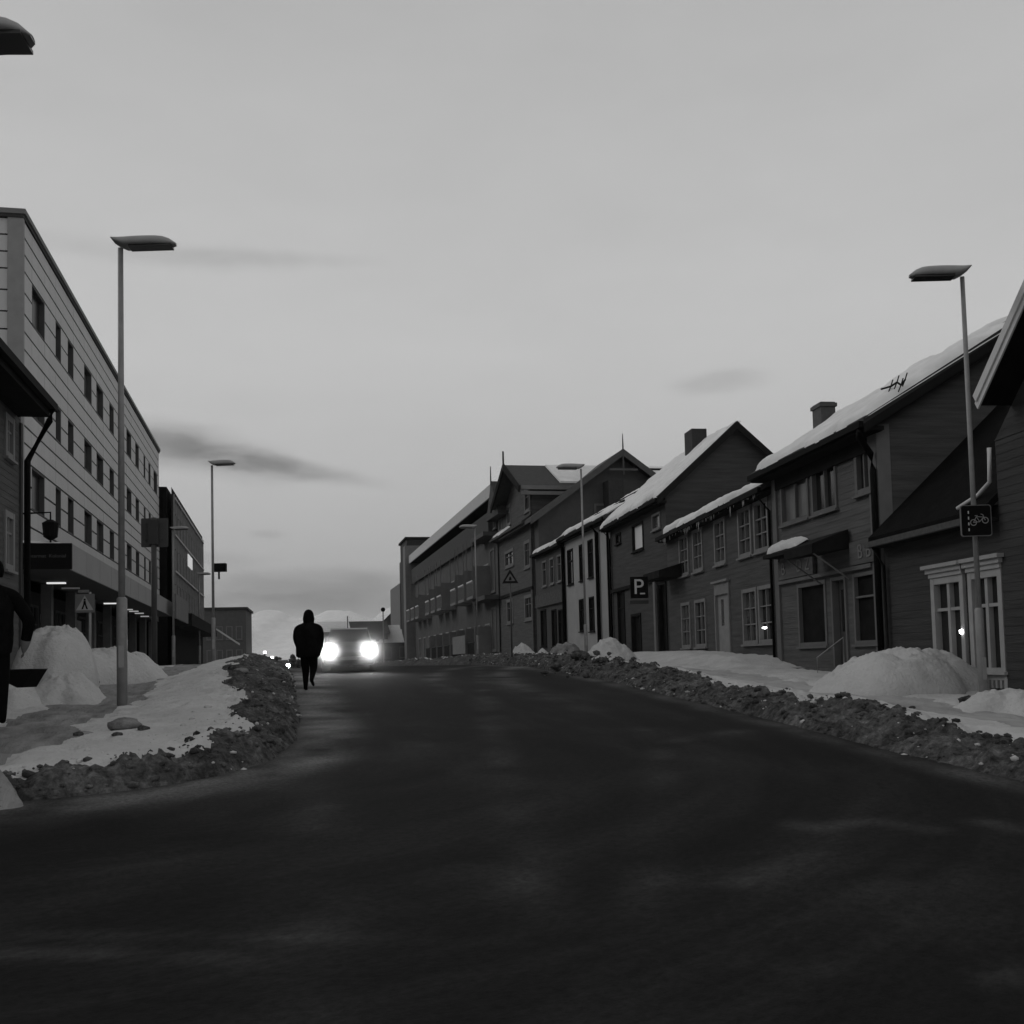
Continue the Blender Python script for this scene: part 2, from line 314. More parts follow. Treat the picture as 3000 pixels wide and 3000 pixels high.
def dimples(X, Y, H, pts):
    for x, y, r_, d_ in pts:
        q = (np.abs(X-x) < .5) & (np.abs(Y-y) < .5); H[q] -= d_*np.exp(-(((X[q]-x)/r_)**2+((Y[q]-y)/(r_*1.6))**2))
    return H
# left side
gx = np.concatenate([np.linspace(-12, -5, 70), np.linspace(-4.95, .45, 190)]); gy = np.concatenate([np.arange(9.8, 24, .035), np.arange(24.0, 40, .075), np.linspace(40.1, 75, 140), np.linspace(76, 150, 60)])
X, Y = np.meshgrid(gx, gy, indexing='ij'); h, dl, wd = left_h(X, Y)
# one stretch of pavement runs between the bank and the piles, widening at the corner
h = dimples(X, Y, h, [(random.gauss(-3.3, .7), random.uniform(11, 34), .10, random.uniform(.02, .06)) for _ in range(420)]); Zs = zr(Y)+h+.03*fbm(X*3, Y*3, 4)*(dl > 1.6); V = np.stack([X, Y, Zs], -1).reshape(-1, 3); Fc = grid_faces(len(gx), len(gy))
fm = lambda A: A.ravel()[Fc].mean(1)
nz = fbm(X*1.4+3, Y*1.4, 4)
dirt = fm(dl) < fm(wd)*.92+fm(nz)*.45
live = fm(dl) > -.10
cx = -3.15+.12*np.sin(Y*.4)-np.clip((14-Y)*.45, 0, 3); hw = .62+np.clip((15-Y)*.24, 0, .9)
pth = (np.abs(fm(X)-fm(cx)) < fm(hw)+fm(nz)*.25) & (fm(Y) > 11.35+fm(nz)*.3) & ~dirt
tag(sub_mesh('snow_bank', V, Fc, dirt & live, dirty_m), 'dirty ploughed snow ridge round the left kerb and corner', 'snow bank', kind='stuff')
tag(sub_mesh('verge_snow', V, Fc, (~dirt) & live & ~pth, snow_m), kind='structure')
tag(sub_mesh('pavement', V, Fc, pth & live, path_m), kind='structure')
# right side
gx = np.concatenate([np.linspace(6.6, 10.2, 120), np.linspace(10.25, 16.8, 90)]); gy = np.concatenate([np.arange(4, 24, .045), np.arange(24.0, 45, .085), np.linspace(45.1, 80, 140), np.linspace(81, 150, 60)])
X, Y = np.meshgrid(gx, gy, indexing='ij'); h, dr, wd = right_h(X, Y)
h = dimples(X, Y, h, [(random.gauss(9.9, .7), random.uniform(8, 40), .10, random.uniform(.02, .06)) for _ in range(480)]); Zs = zr(Y)+h+.035*fbm(X*3, Y*3, 4)*(dr > 1.3); V = np.stack([X, Y, Zs], -1).reshape(-1, 3); Fc = grid_faces(len(gx), len(gy)); nz = fbm(X*1.4+3, Y*1.4, 4)
dirt = fm(dr) < fm(wd)*.98+fm(nz)*.35; live = fm(dr) > -.10
pth = (np.abs(fm(dr)-2.5-fm(nz)*.35) < .55) & ~dirt
tag(sub_mesh('snow_bank', V, Fc, dirt & live, dirty_m), 'dirty ploughed snow ridge along the right kerb below the wooden houses', 'snow bank', kind='stuff')
tag(sub_mesh('verge_snow', V, Fc, (~dirt) & live & ~pth, snow_m), kind='structure')
tag(sub_mesh('pavement', V, Fc, pth & live, mat('trodden_snow_pale', .26, .42, .9, 1.5, .5, 12, .2, (1, .4, 1))), kind='structure')
def ground_z(x, y):
    X = np.array([[float(x)]]); Y = np.array([[float(y)]])
    if x < .4: return float(zr(y)+left_h(X, Y)[0][0, 0]) if y > 9.8 else zr(y)
    if x > 6.6: return float(zr(y)+right_h(X, Y)[0][0, 0])
    return zr(y)

# clods broken off the ploughed snow (uncountable)
ICO = [(0, 0, -1), (.72, -.53, -.45), (-.28, -.85, -.45), (-.89, 0, -.45), (-.28, .85, -.45), (.72, .53, -.45), (.28, -.85, .45), (-.72, -.53, .45), (-.72, .53, .45), (.28, .85, .45), (.89, 0, .45), (0, 0, 1)]
ICF = [(0,1,2),(1,0,5),(0,2,3),(0,3,4),(0,4,5),(1,5,10),(2,1,6),(3,2,7),(4,3,8),(5,4,9),(1,10,6),(2,6,7),(3,7,8),(4,8,9),(5,9,10),(6,10,11),(7,6,11),(8,7,11),(9,8,11),(10,9,11)]
ICO = np.array(ICO); ICF = np.array(ICF)
def clods(name, n, sampler, hf, rmin, rmax, m, label, cat):
    Vs = []; Fs = []; k = 0
    for i in range(n):
        x, y = sampler(); r = rmin+(rmax-rmin)*random.random()**4
        Vv = ICO*r*(1+.35*(rng.random((12, 3))-.5))*np.array([random.uniform(.7, 1.3), random.uniform(.7, 1.3), random.uniform(.5, .9)])
        Vs.append(Vv+np.array([x, y, 0])); Fs.append(ICF+k); k += 12
    P = np.concatenate(Vs); cxy = np.repeat(np.array([v.mean(0)[:2] for v in Vs]), 12, 0)
    P[:, 2] += zr(cxy[:, 1])+hf(cxy[:, 0], cxy[:, 1]); o = np_mesh(name, P, np.concatenate(Fs), m, True); return tag(o, label, cat, kind='stuff')
def on_line(P, ymin, ymax, dmin, dmax, side, pw=1.0):
    while True:
        k = random.randrange(len(P)-1); t = random.random(); p = P[k]*(1-t)+P[k+1]*t
        if not (ymin < p[1] < ymax) or p[0] < -9: continue
        d = P[k+1]-P[k]; L = np.hypot(*d)
        if random.random() > L/9: continue
        n = np.array([-d[1], d[0]])/L*side; q = p+n*(dmin+(dmax-dmin)*random.random()**pw); return q[0], q[1]
lh = lambda x, y: left_h(x, y)[0]; rh = lambda x, y: right_h(x, y)[0]
clods('snow_clods', 1500, lambda: on_line(LE, 9, 45, 0, .72, 1, 1.1), lh, .012, .065, dirty_m, 'broken dark clods scattered over the left ploughed ridge', 'snow clods')
clods('snow_clods', 2600, lambda: on_line(RE, 5, 50, 0, 1.05, -1), rh, .012, .075, dirty_m, 'broken dark clods scattered over the right ploughed ridge', 'snow clods')
clods('road_grit', 1100, lambda: on_line(LE, 9, 40, -.55, .1, 1, .45), lh, .006, .035, dirty_m, 'grit and slush crumbs spilled on the asphalt at the left kerb', 'road grit')
clods('road_grit', 1300, lambda: on_line(RE, 5, 40, -.35, .1, -1, .45), rh, .006, .035, dirty_m, 'grit and slush crumbs spilled on the asphalt at the right kerb', 'road grit')
pale_m = mat('pale_ice', .35, .6, .6, 8)
clods('ice_crumbs', 260, lambda: on_line(LE, 9, 40, -.1, 1.5, 1), lh, .012, .05, pale_m, 'pale ice crumbs lying on the left ploughed ridge', 'ice crumbs')
clods('ice_crumbs', 420, lambda: on_line(RE, 6, 45, -.15, 1.0, -1, 2), rh, .012, .055, pale_m, 'pale ice crumbs along the foot of the right ploughed ridge', 'ice crumbs')

# snow piles one can tell apart
def pile(x, y, rx, ry, h, label, seed=0, m=None, rot=0, sink=.22, rough=.2, name='snow_pile', cat='snow pile', base=None, sharp=1.0, dome=False):
    n = 84; a = np.linspace(0, 2*math.pi, n, endpoint=False); q = np.linspace(0, 1, 44)
    A, Q = np.meshgrid(a, q, indexing='ij'); edge = 1+.12*np.sin(A*2+seed)+.08*np.sin(A*3+seed*2)+.05*np.sin(A*7+seed)
    X = Q*np.cos(A)*rx*edge; Y = Q*np.sin(A)*ry*edge; prof = (1-Q**(1.7*sharp)) if not dome else (1-Q**3.4)**.55
    Zp = h*prof*(1+.5*rough*fbm(X*1.2+seed, Y*1.2, 3))+h*rough*1.0*fbm(X*2.6+seed*3, Y*2.6, 6, .62)*np.clip(1.3-Q, 0, 1)+.09*np.abs(fbm(X*4+seed, Y*4, 5, .65))*np.clip(1.2-Q, 0, 1)
    Zp = Zp+(.035*fbm(X*7+seed, Y*7, 4, .6)+.03*np.abs(fbm(X*3.3+5, Y*3.3+seed, 3)))*np.clip((1-Q)*6, 0, 1)
    w_ = np.clip(Q*3.5, 0, 1); w_ = w_*w_*(3-2*w_); Zp = h*prof*(1-w_)+Zp*w_
    Zp[:, 0] = Zp[:, 0].mean()
    V = np.stack([X, Y, Zp-sink*Q], -1).reshape(-1, 3); nq = len(q); Fc = []
    for i in range(n):
        for j in range(nq-1): Fc.append((i*nq+j, i*nq+j+1, ((i+1) % n)*nq+j+1, ((i+1) % n)*nq+j))
    o = np_mesh(name, V, np.array(Fc), m or snow_m); o.location = (x, y, (ground_z(x, y) if base is None else base)-.02); o.rotation_euler.z = rot
    return tag(o, label, cat)
# ------------------------------------------------------------ facades
class Frame:
    def __init__(s, x, y, th, base):
        s.P = Vector((x, y, base)); s.th = R(th); s.ex = Vector((math.cos(s.th), math.sin(s.th), 0)); s.ey = Vector((-math.sin(s.th), math.cos(s.th), 0)); s.base = base
    def uv(s, sx, sy, y=0):
        d = ray(sx, sy); O = Vector((0, 0, EYE)); n = s.ey; Q = s.P+s.ey*y; t = (Q-O).dot(n)/d.dot(n); H = O+d*t-s.P
        return H.dot(s.ex), H.z
    def side(s, sx, sy, u=0):            # hit on the end wall plane at u: returns (y, z)
        d = ray(sx, sy); O = Vector((0, 0, EYE)); Q = s.P+s.ex*u; t = (Q-O).dot(s.ex)/d.dot(s.ex); H = O+d*t-s.P
        return H.dot(s.ey), H.z
    def rect(s, xl, xr, yt, yb, y=0, ref=None):
        # photo x extents; top / bottom rows read at column ref (default: left edge)
        ref = xl if ref is None else ref
        u0 = s.uv(xl, (yt+yb)/2, y)[0]; u1 = s.uv(xr, (yt+yb)/2, y)[0]; z1 = s.uv(ref, yt, y)[1]; z0 = s.uv(ref, yb, y)[1]
        return (min(u0, u1), max(u0, u1), z0, z1)
def start(fr, name, label, cat, group=None):
    return empty(name, fr.P, fr.th, label, cat, group)
def board_wall(b, u0, u1, z0, z1, holes, pitch=.16, lip=.007, y=0):
    """front wall at local y with horizontal lapped boards and real openings; holes: (u0,u1,z0,z1)"""
    zs = set([z0, z1]); us = set([u0, u1])
    for h in holes: zs |= {h[2], h[3]}; us |= {h[0], h[1]}
    k = z0
    if pitch:
        while k < z1: zs.add(k); k += pitch
    zs = sorted(q for q in zs if z0 <= q <= z1); us = sorted(q for q in us if u0 <= q <= u1)
    yo = lambda z, top: y+(lip*(1-(((z-z0) % pitch)/pitch if not top else (((z-z0-1e-5) % pitch)/pitch))) if pitch else 0)
    for a, c in zip(zs[:-1], zs[1:]):
        if c-a < 1e-4: continue
        run = None
        for l, r in zip(us[:-1], us[1:]):
            solid = not any(h[0] <= (l+r)/2 <= h[1] and h[2] <= (a+c)/2 <= h[3] for h in holes)
            if solid: run = (run[0], r) if run else (l, r)
            if (not solid or r == us[-1]) and run:
                yb, yt = yo(a+1e-6, False), yo(c, True)
                b.add([(run[0], yb, a), (run[1], yb, a), (run[1], yt, c), (run[0], yt, c), (run[0], y-.02, a), (run[1], y-.02, a)], [(1, 0, 3, 2), (0, 1, 5, 4)]); run = None
def window(p, r, mf, mg=None, cols=2, rows=2, case=.09, y=0, cornice=False, sill=True, label=None, name='window', bar=.028, deep=.10, proud=.045):
    u0, u1, z0, z1 = r; w = MB(); c = min(case, (u1-u0)*.22); q = c*.45
    yo = y+proud; yi = y-deep
    w.box(u0, u0+c, yi, yo, z0, z1); w.box(u1-c, u1, yi, yo, z0, z1)
    w.box(u0+c, u1-c, yi, yo-.004, z1-c, z1); w.box(u0+c, u1-c, yi, yo-.004, z0, z0+c)
    for i in range(1, cols):
        x = u0+c+(u1-u0-2*c)*i/cols; w.box(x-bar, x+bar, y-.07, y+.012, z0+c, z1-c)
    for j in range(1, rows):
        z = z0+c+(z1-z0-2*c)*(.68 if rows == 2 else j/rows); w.box(u0+c, u1-c, y-.066, y+.006, z-bar*.8, z+bar*.8)
    if cornice: w.box(u0-.08, u1+.08, y, yo+.09, z1-.002, z1+.07); w.box(u0-.03, u1+.03, y, yo+.04, z1+.07, z1+.16)
    f = w.build(name, mf, p)
    if label: tag(f, label)
    MB().box(u0+c*.5, u1-c*.5, y-.095, y-.07, z0+c*.5, z1-c*.5).build('pane', mg or random.choice(glass_kinds), f)
    if sill: MB().box(u0-.05, u1+.05, y, yo+.06, z0-.055, z0-.002).build('sill', mf, f)
    return f
def hip(u, L): return u
def snow_slab(name, parent, u0, u1, pfun, n_u, n_s, thick, seed, m=None, bare=None, ragged=.25):
    """snow on a slope: pfun(s) gives (y,z) along the slope from eave (0) to ridge (1) and its normal"""
    us = np.linspace(u0, u1, n_u); ss = np.linspace(0, 1, n_s); U, Sx = np.meshgrid(us, ss, indexing='ij')
    e = ragged*(.5+fbm(us*1.3+seed, us*0+seed, 4)*1.2)
    S2 = np.clip(Sx, 0, 1)
    (y0, z0), (y1, z1), (ny, nz) = pfun; L = math.hypot(y1-y0, z1-z0)
    start_s = (e/L)[:, None]; Sr = start_s+(1-start_s)*S2
    t = thick*(1+.55*fbm(U*.7+seed, Sr*L*.9, 4)+.30*fbm(U*3+seed, Sr*L*3, 4))
    edge = np.minimum(1, np.sqrt(np.clip(S2/.10, 0, 1)*(2-np.clip(S2/.10, 0, 1)))+.02)*np.minimum(1, np.sqrt(np.clip((u1-U)/.35, 0, 1))+.02)*np.minimum(1, np.sqrt(np.clip((U-u0)/.35, 0, 1))+.02)
    if bare is not None: edge = edge*np.clip(bare(U, Sr*L, L), 0, 1)
    T = t*edge-.03*(1-edge)
    Yc = y0+(y1-y0)*Sr+ny*T; Zc = z0+(z1-z0)*Sr+nz*T
    V = np.stack([U, Yc, Zc], -1).reshape(-1, 3); Fc = grid_faces(n_u, n_s)
    if y1 > y0: pass
    Fc = Fc[:, ::-1]
    o = np_mesh(name, V, Fc, m or snowroof_m); o.parent = parent; return o
def gable_house(fr, name, label, cat, L, W, ze, pitch, wm, holes=(), oh=.45, og=.3, board=.16, u_start=0, rthick=.16, snow=.25, group=None, seed=1, rm=None, trim=None, bare=None, yr=None, root=None, ragged=.25, snow_over=.1):
    """ridge parallel to the street; local x along the facade, y out to the street, z up from the base"""
    root = root or start(fr, name, label, cat, group)
    yr = -W/2 if yr is None else yr; hr = ze+(-yr)*math.tan(R(pitch)); zb = hr-(yr+W)*math.tan(R(pitch)); u0, u1 = u_start, u_start+L
    b = MB(); board_wall(b, u0, u1, -1, ze, holes, board)
    for u, s in ((u0, 1), (u1, -1)):                         # gable ends
        poly = [(0, -1), (-W, -1), (-W, min(zb, ze+9)), (yr, hr), (0, ze)]
        b.prism_x(poly, u, u+s*.12)
    b.box(u0, u1, -W-.1, -W, -1, zb)
    b.build('wall', wm, root)
    t = math.tan(R(pitch)); n = (math.sin(R(pitch)), math.cos(R(pitch)))
    e0 = (oh, ze-oh*t); e1 = (-W-oh, zb-oh*t); k = rthick
    r = MB(); r.prism_x([e0, (yr, hr), e1, (e1[0], e1[1]+k), (yr, hr+k*1.1), (e0[0], e0[1]+k)], u0-og, u1+og)
    ro = r.build('roof', rm or roof_m, root)
    f = MB(); f.box(u0-og+.01, u1+og-.01, oh+.003, oh+.10, e0[1]-.05, e0[1]+.09); f.build('gutter', black_m, root)
    # soffit box under the eave
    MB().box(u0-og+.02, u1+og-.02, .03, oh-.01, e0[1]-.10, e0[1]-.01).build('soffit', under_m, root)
    if snow: snow_slab('snow_cover', ro, u0-og-.02, u1+og+.02, ((oh+snow_over, e0[1]+k-snow_over*t), (yr-.15, hr+k*1.1), n), int(max(30, L*9)), 54, snow, seed, None, bare, ragged)
    root['_hr'] = hr
    return root, ro
def icicles(ro, u0, u1, y, z, n, seed):
    r2 = random.Random(seed); b = MB()
    for i in range(n):
        u = r2.uniform(u0, u1); l = r2.uniform(.05, .38)*r2.random(); r_ = .012+.02*l; k = len(b.v)
        b.v += [(u-r_, y, z), (u+r_, y, z), (u, y+r_*1.6, z), (u+r2.uniform(-.01, .01), y+r_*.5, z-l)]; b.f += [(k, k+1, k+3), (k+1, k+2, k+3), (k+2, k, k+3)]
    o = b.build('icicles', snowroof_m, ro); o['kind'] = 'stuff'; return o
def chimney(ro, u0, u1, y0, y1, z0, z1, m=None, cap=True):
    c = MB().box(u0, u1, y0, y1, z0, z1)
    if cap: c.box(u0-.05, u1+.05, y0-.05, y1+.05, z1-.16, z1-.04)
    c.build('chimney', m or brick_m, ro)
def downpipe(p, pts, r=.045, m=None): return MB().tube(pts, r, 8).build('downpipe', m or black_m, p, True)
def text_mesh(s, size, m, parent, M, name='lettering', ext=.008, align='CENTER'):
    cu = bpy.data.curves.new(name, 'FONT'); cu.body = s; cu.size = size; cu.extrude = ext; cu.align_x = align; cu.align_y = 'CENTER'
    t = bpy.data.objects.new(name, cu); C.objects.link(t); bpy.context.view_layer.update()
    me = bpy.data.meshes.new_from_object(t.evaluated_get(bpy.context.evaluated_depsgraph_get())); bpy.data.objects.remove(t); bpy.data.curves.remove(cu)
    me.materials.clear(); me.materials.append(m); me.name = name; o = bpy.data.objects.new(name, me); C.objects.link(o); o.parent = parent; o.matrix_local = M; return o
def face_matrix(x, y, z, out='+y'):
    # text stands upright, readable by someone who looks at the given local side
    X, Yv, Zv = {'+y': ((-1, 0, 0), (0, 0, 1), (0, 1, 0)), '-y': ((1, 0, 0), (0, 0, 1), (0, -1, 0)), '-x': ((0, -1, 0), (0, 0, 1), (-1, 0, 0)), '+x': ((0, 1, 0), (0, 0, 1), (1, 0, 0))}[out]
    return Matrix(((X[0], Yv[0], Zv[0], x), (X[1], Yv[1], Zv[1], y), (X[2], Yv[2], Zv[2], z), (0, 0, 0, 1)))

# ============ right side of the street, from the camera outwards ============
# --- corner shop house with the big snowy roof
f3 = Frame(12.72, 20.6, 90-4.5, zr(20.6)+.05)
wall3 = mat('taupe_boards', 0.06, 0.115, .85, 1.3, .25, 5, .3, (.5, .5, 6.5)); trim3 = mat('taupe_trim', .105, .135, .8, 2)
L3 = f3.uv(2275, 1700)[0]; ze3 = f3.uv(2521, 1224, .55)[1]+.5*math.tan(R(31))-.26
tilt = lambda U, s, L: 1-np.clip((s-(L-1.5)+.25*fbm(U*2, s*2, 3))/.3, 0, 1)*np.clip((1.9-U)/.6, 0, 1)
W1 = f3.rect(2290, 2372, 1393, 1538); W2 = f3.rect(2380, 2454, 1356, 1508); W3 = f3.rect(2508, 2558, 1300, 1484)
zt = min(W1[3], W2[3]); wz0 = (W1[2]+W2[2]+W3[2])/3; wz1 = (W1[3]+W2[3]+W3[3])/3
SH = f3.rect(2340, 2424, 1712, 1895, ref=2340); D3 = f3.rect(2442, 2486, 1700, 1925); S2 = f3.rect(2504, 2582, 1668, 1905)
dz1 = SH[3]
holes3 = [(W1[0], W1[1], wz0, wz1), (W2[0], W2[1], wz0, wz1), (W3[0], W3[1], wz0+.12, wz1+.05), (SH[0], SH[1], SH[2], dz1), (D3[0], D3[1], .1, dz1), (S2[0], S2[1], SH[2], dz1)]
h3, r3 = gable_house(f3, 'shop_house', 'weathered wooden shop house under the largest snow loaded roof, behind the tall snow pile', 'house', L3, 8.6, ze3+.1, 31, wall3, holes3, oh=.5, og=.35, snow=.17, seed=3, bare=tilt, board=.145)
window(h3, holes3[0], trim3, cols=2, rows=1); window(h3, holes3[1], trim3, cols=2, rows=1); window(h3, holes3[2], trim3, cols=2, rows=1, case=.12)
MB().box(min(W1[0], W2[0])-.1, max(W1[1], W2[1])+.1, .0, .07, wz1+.003, wz1+.12).build('window_head', trim3, h3)
MB().box(.02, .42, -.005, .06, .0, ze3-.1).build('corner_board', trim3, h3); MB().box(L3-.30, L3-.01, -.005, .06, .0, ze3-.1).build('corner_board', trim3, h3)
window(h3, holes3[3], trim3, dim_m, 1, 1, .10, name='shop_window', label='wide shop window with snow on its ledge', deep=.3, proud=.03)
window(h3, holes3[5], trim3, dim_m, 1, 2, .08, name='shop_window', label='dark narrow shop window beside the downpipe', deep=.3, proud=.03)
d = MB().box(D3[0], D3[0]+.08, -.2, .05, .1, dz1).box(D3[1]-.08, D3[1], -.2, .05, .1, dz1).box(D3[0], D3[1], -.2, .045, dz1-.08, dz1).build('door', trim3, h3)
MB().box(D3[0]+.08, D3[1]-.08, -.16, -.12, .1, dz1-.08).build('door_leaf', mat('door_grey', .05, .07), d)
MB().box(D3[0]+.25, D3[1]-.25, -.12, -.10, 1.15, dz1-.3).build('pane', glass_m, d)
# shop band between the storeys, two name boards, small snowy canopy, dark awning
bd = f3.rect(2283, 2592, 1640, 1660)
sg1 = f3.rect(2308, 2392, 1652, 1692); sg2 = f3.rect(2506, 2580, 1608, 1650)
MB().box(.43, L3-.31, .028, .075, ze3-.62, ze3-.30).build('frieze', under_m, h3)
gz = dz1+.10
MB().box(.43, L3-.31, .03, .10, gz-.03, gz+.06).build('ledge', trim3, h3)
def letters(p, s, u0, u1, z, size, y, m):
    n = len(s)
    for i, ch in enumerate(s):
        if ch != ' ': text_mesh(ch, size, m, p, face_matrix(u1-(u1-u0)*(i+.5)/n, y, z), 'letter')
s1 = MB().box(sg1[0]-.05, sg1[1]+.35, .03, .12, gz+.08, gz+.60).build('sign_board', wall3, h3); tag(s1, 'name board with pale letters over the wide shop window')
letters(s1, 'B DZ', sg1[0], sg1[1]+.25, gz+.34, .46, .13, greyw_m)
s2 = MB().box(sg2[0]-.05, sg2[1]+.05, .03, .12, gz+.08, gz+.60).build('sign_board', wall3, h3); tag(s2, 'name board with two pale letters over the narrow shop window')
letters(s2, 'BB', sg2[0]+.1, sg2[1]-.3, gz+.34, .46, .13, greyw_m)
cn = f3.rect(2275, 2372, 1618, 1650)
k = MB().prism_x([(.06, gz+.98), (.50, gz+.74), (.50, gz+.66), (.06, gz+.66)], L3-2.3, L3-.35).build('canopy', under_m, h3)
snow_slab('snow_cover', k, L3-2.3, L3-.33, ((.56, gz+.70), (.05, gz+1.0), (.45, .9)), 40, 14, .12, 8)
aw = f3.rect(2405, 2494, 1600, 1640)
MB().prism_x([(.05, gz+.95), (.95, gz+.62), (.95, gz+.40), (.05, gz+.50)], aw[0], aw[1]).build('awning', under_m, h3)
MB().tube([(aw[0]+.05, .9, gz+.4), (aw[0]+.05, .06, gz-.2)], .02).tube([(aw[1]-.05, .9, gz+.4), (aw[1]-.05, .06, gz-.2)], .02).build('awning_bracket', greyw_m, h3)
st = MB()
for i in range(3): st.box(D3[0]-.1, SH[1]-.05, .06, .75-.2*i, -.2, .08+.11*i)
st.build('doorstep', mat('grey_stone', .08, .11, .9, 5, .3), h3)
MB().tube([(D3[0]-.1, .85, .0), (D3[0]-.1, .85, .55), (D3[0]-.1, .2, 1.0), (D3[0]-.1, .2, .4)], .018).build('handrail', steel_m, h3)
downpipe(h3, [(-.28, .56, ze3-.30), (-.1, .5, ze3-.42), (.06, .16, ze3-.75), (.06, .13, ze3-1.1), (.06, .13, .1)], .07)
MB().box(-.03, .0, -.24, .06, 0, ze3-.1).build('corner_board', mat('pale_trim', .16, .2), h3)
# rake board, soffit under the gable overhang
hr3 = h3['_hr']; t3 = math.tan(R(31))
for s in (1,):
    MB().prism_x([(.5, ze3+.1-.5*t3-.16), (-4.3, hr3-.16), (-9.0, hr3-.16-4.7*t3), (-9.0, hr3+.05-4.7*t3), (-4.3, hr3+.06), (.5, ze3+.1-.5*t3+.03)], -.38, -.352).build('rake_board', under_m, h3)
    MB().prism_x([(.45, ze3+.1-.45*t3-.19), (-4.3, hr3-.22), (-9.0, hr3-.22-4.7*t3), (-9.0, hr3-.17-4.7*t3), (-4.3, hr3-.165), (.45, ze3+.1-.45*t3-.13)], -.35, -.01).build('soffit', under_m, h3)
def ridge_u(fr, sx, sy, y, z):           # u where a photo column crosses a level line at local (y, z)
    d = ray(sx, sy); O = Vector((0, 0, EYE)); Q = fr.P+fr.ey*y; n = fr.ey; t = (Q-O).dot(n)/d.dot(n); H = O+d*t-fr.P; return H.dot(fr.ex), H.z
ca = ridge_u(f3, 2372, 1200, -4.0, 0); cb = ridge_u(f3, 2430, 1190, -4.0, 0)
mcc = (ca[0]+cb[0])/2; chimney(r3, mcc-.34, mcc+.34, -4.4, -3.9, hr3-.6, max(ca[1], cb[1])+.0, mat('chimney_grey', .075, .1, .9, 8, .3))
# twisted aerial lying in the roof snow
ap = [ridge_u(f3, x, y, -.4, 0) for x, y in ((2582, 1140), (2610, 1132), (2628, 1120), (2640, 1128), (2652, 1112))]
y0a = -.4
pts = []
for (u, z) in ap: pts.append((u, y0a, z))
a = MB().tube(pts, .022, 6)
for p in pts[1:]:
    a.tube([(p[0]-.06, p[1]+.10, p[2]-.16), p, (p[0]+.05, p[1]-.08, p[2]+.16)], .014, 5)
ao = a.build('bent_aerial', black_m, None); ao.location = f3.P; ao.rotation_euler.z = f3.th; tag(ao, 'bent black aerial lying in the snow on the shop house roof', 'aerial')

# --- low dark wing with the two white framed windows and the tall gabled house at the frame edge
f2 = Frame(12.72, 20.6, 90-5.5, zr(18)+.1)
wall2 = mat('black_brown_boards', 0.024, 0.05, .85, 1.3, .25, 5, .3, (.5, .5, 6.5)); dark2 = mat('tarred_roof', .007, .012, .95, 4, .3, None, .03)
A = f2.rect(2740, 2836, 1700, 1952, .0); B = f2.rect(2850, 2950, 1672, 1975, .0)
uL = f2.uv(3130, 1800)[0]; uc = f2.uv(2936, 1500)[0]; z0w = (A[2]+B[2])/2-.05; z1w = (A[3]+B[3])/2
ze2 = f2.uv(2610, 1560)[1]
hl = [(A[0], A[1], z0w, z1w), (B[0], B[1], z0w, z1w)]
h2 = start(f2, 'low_wing', 'low blackened timber wing with two white framed windows and a steep dark roof', 'house')
b = MB(); board_wall(b, uc-.02, -.02, -1, ze2, hl, .15); b.box(uc, -.02, -6.2, -.02, -1.1, -.9); b.build('wall', wall2, h2)
t = math.tan(R(43)); MB().prism_x([(.35, ze2-.35*t+.1), (-6.5, ze2+6.5*t+.1), (-6.5, ze2+6.5*t+.25), (.35, ze2-.35*t+.25)], uc+.02, -.03).build('roof', dark2, h2)
MB().box(uc+.02, -.03, .353, .45, ze2-.30, ze2-.18).build('gutter', mat('worn_gutter', .03, .07, .6, 9), h2)
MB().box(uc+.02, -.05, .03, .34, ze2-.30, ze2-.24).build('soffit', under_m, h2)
whitew = mat('window_white', .26, .33, .7, 3)
for r_, lab in ((hl[0], 'white framed window with a lit bulb, nearer the downpipe'), (hl[1], 'white framed window behind the lamp post')):
    u0, u1, a0, a1 = r_; wf = MB(); c = .13
    wf.box(u0, u0+c, -.1, .07, a0, a1); wf.box(u1-c-(.10 if u1 > -1.9 else 0)*0, u1-c, -.1, .03, a0, a0+.01); wf.box(u1-c, u1, -.1, .07, a0, a1); wf.box(u0+c, u1-c, -.1, .066, a1-c, a1); wf.box(u0+c, u1-c, -.1, .066, a0, a0+.1)
    mid = (u0+u1)/2; wf.box(mid-.045, mid+.045, -.07, .03, a0+.1, a1-c); wf.box(u0+c, u1-c, -.06, .02, a0+(a1-a0)*.66-.03, a0+(a1-a0)*.66+.03)
    wf.box(u0-.12, u1+.12, .0, .20, a1+.18, a1+.25); wf.box(u0-.06, u1+.06, .0, .14, a1+.09, a1+.18); wf.box(u0-.01, u1+.01, .0, .10, a1+.003, a1+.09)
    for q in range(8):
        x = u0+.06+(u1-u0-.12)*q/7; wf.box(x-.03, x+.03, .0, .05, a0-.26, a0-.12)
    wf.box(u0-.03, u0+.08, .0, .06, a0-.34, a0-.02); wf.box(u1-.08, u1+.03, .0, .06, a0-.34, a0-.02); wf.box(u0+.08, u1-.08, .0, .04, a0-.12, a0-.02)
    wo = wf.build('window', whitew, h2); tag(wo, lab)
    for i, (l, r2) in enumerate(((u0+c, mid-.045), (mid+.045, u1-c))):
        MB().box(l, r2, -.09, -.065, a0+.1, a1-c).build('pane', glass_m, wo)
    MB().box(u0-.06, u1+.06, .0, .13, a0-.02, a0+.03).build('sill', whitew, wo)
ul, zl = f2.uv(2818, 1851, .075)
bl = MB(); bl.add([(x*.055, y*.055, z*.055) for x, y, z in ICO.tolist()], ICF.tolist()); bo = bl.build('light_bulb', bulb_m, None, True); bo.location = f2.P+f2.ex*ul+f2.ey*(.075)+Vector((0, 0, zl)); tag(bo, 'small glowing bulb shining in the white framed window', 'lamp')
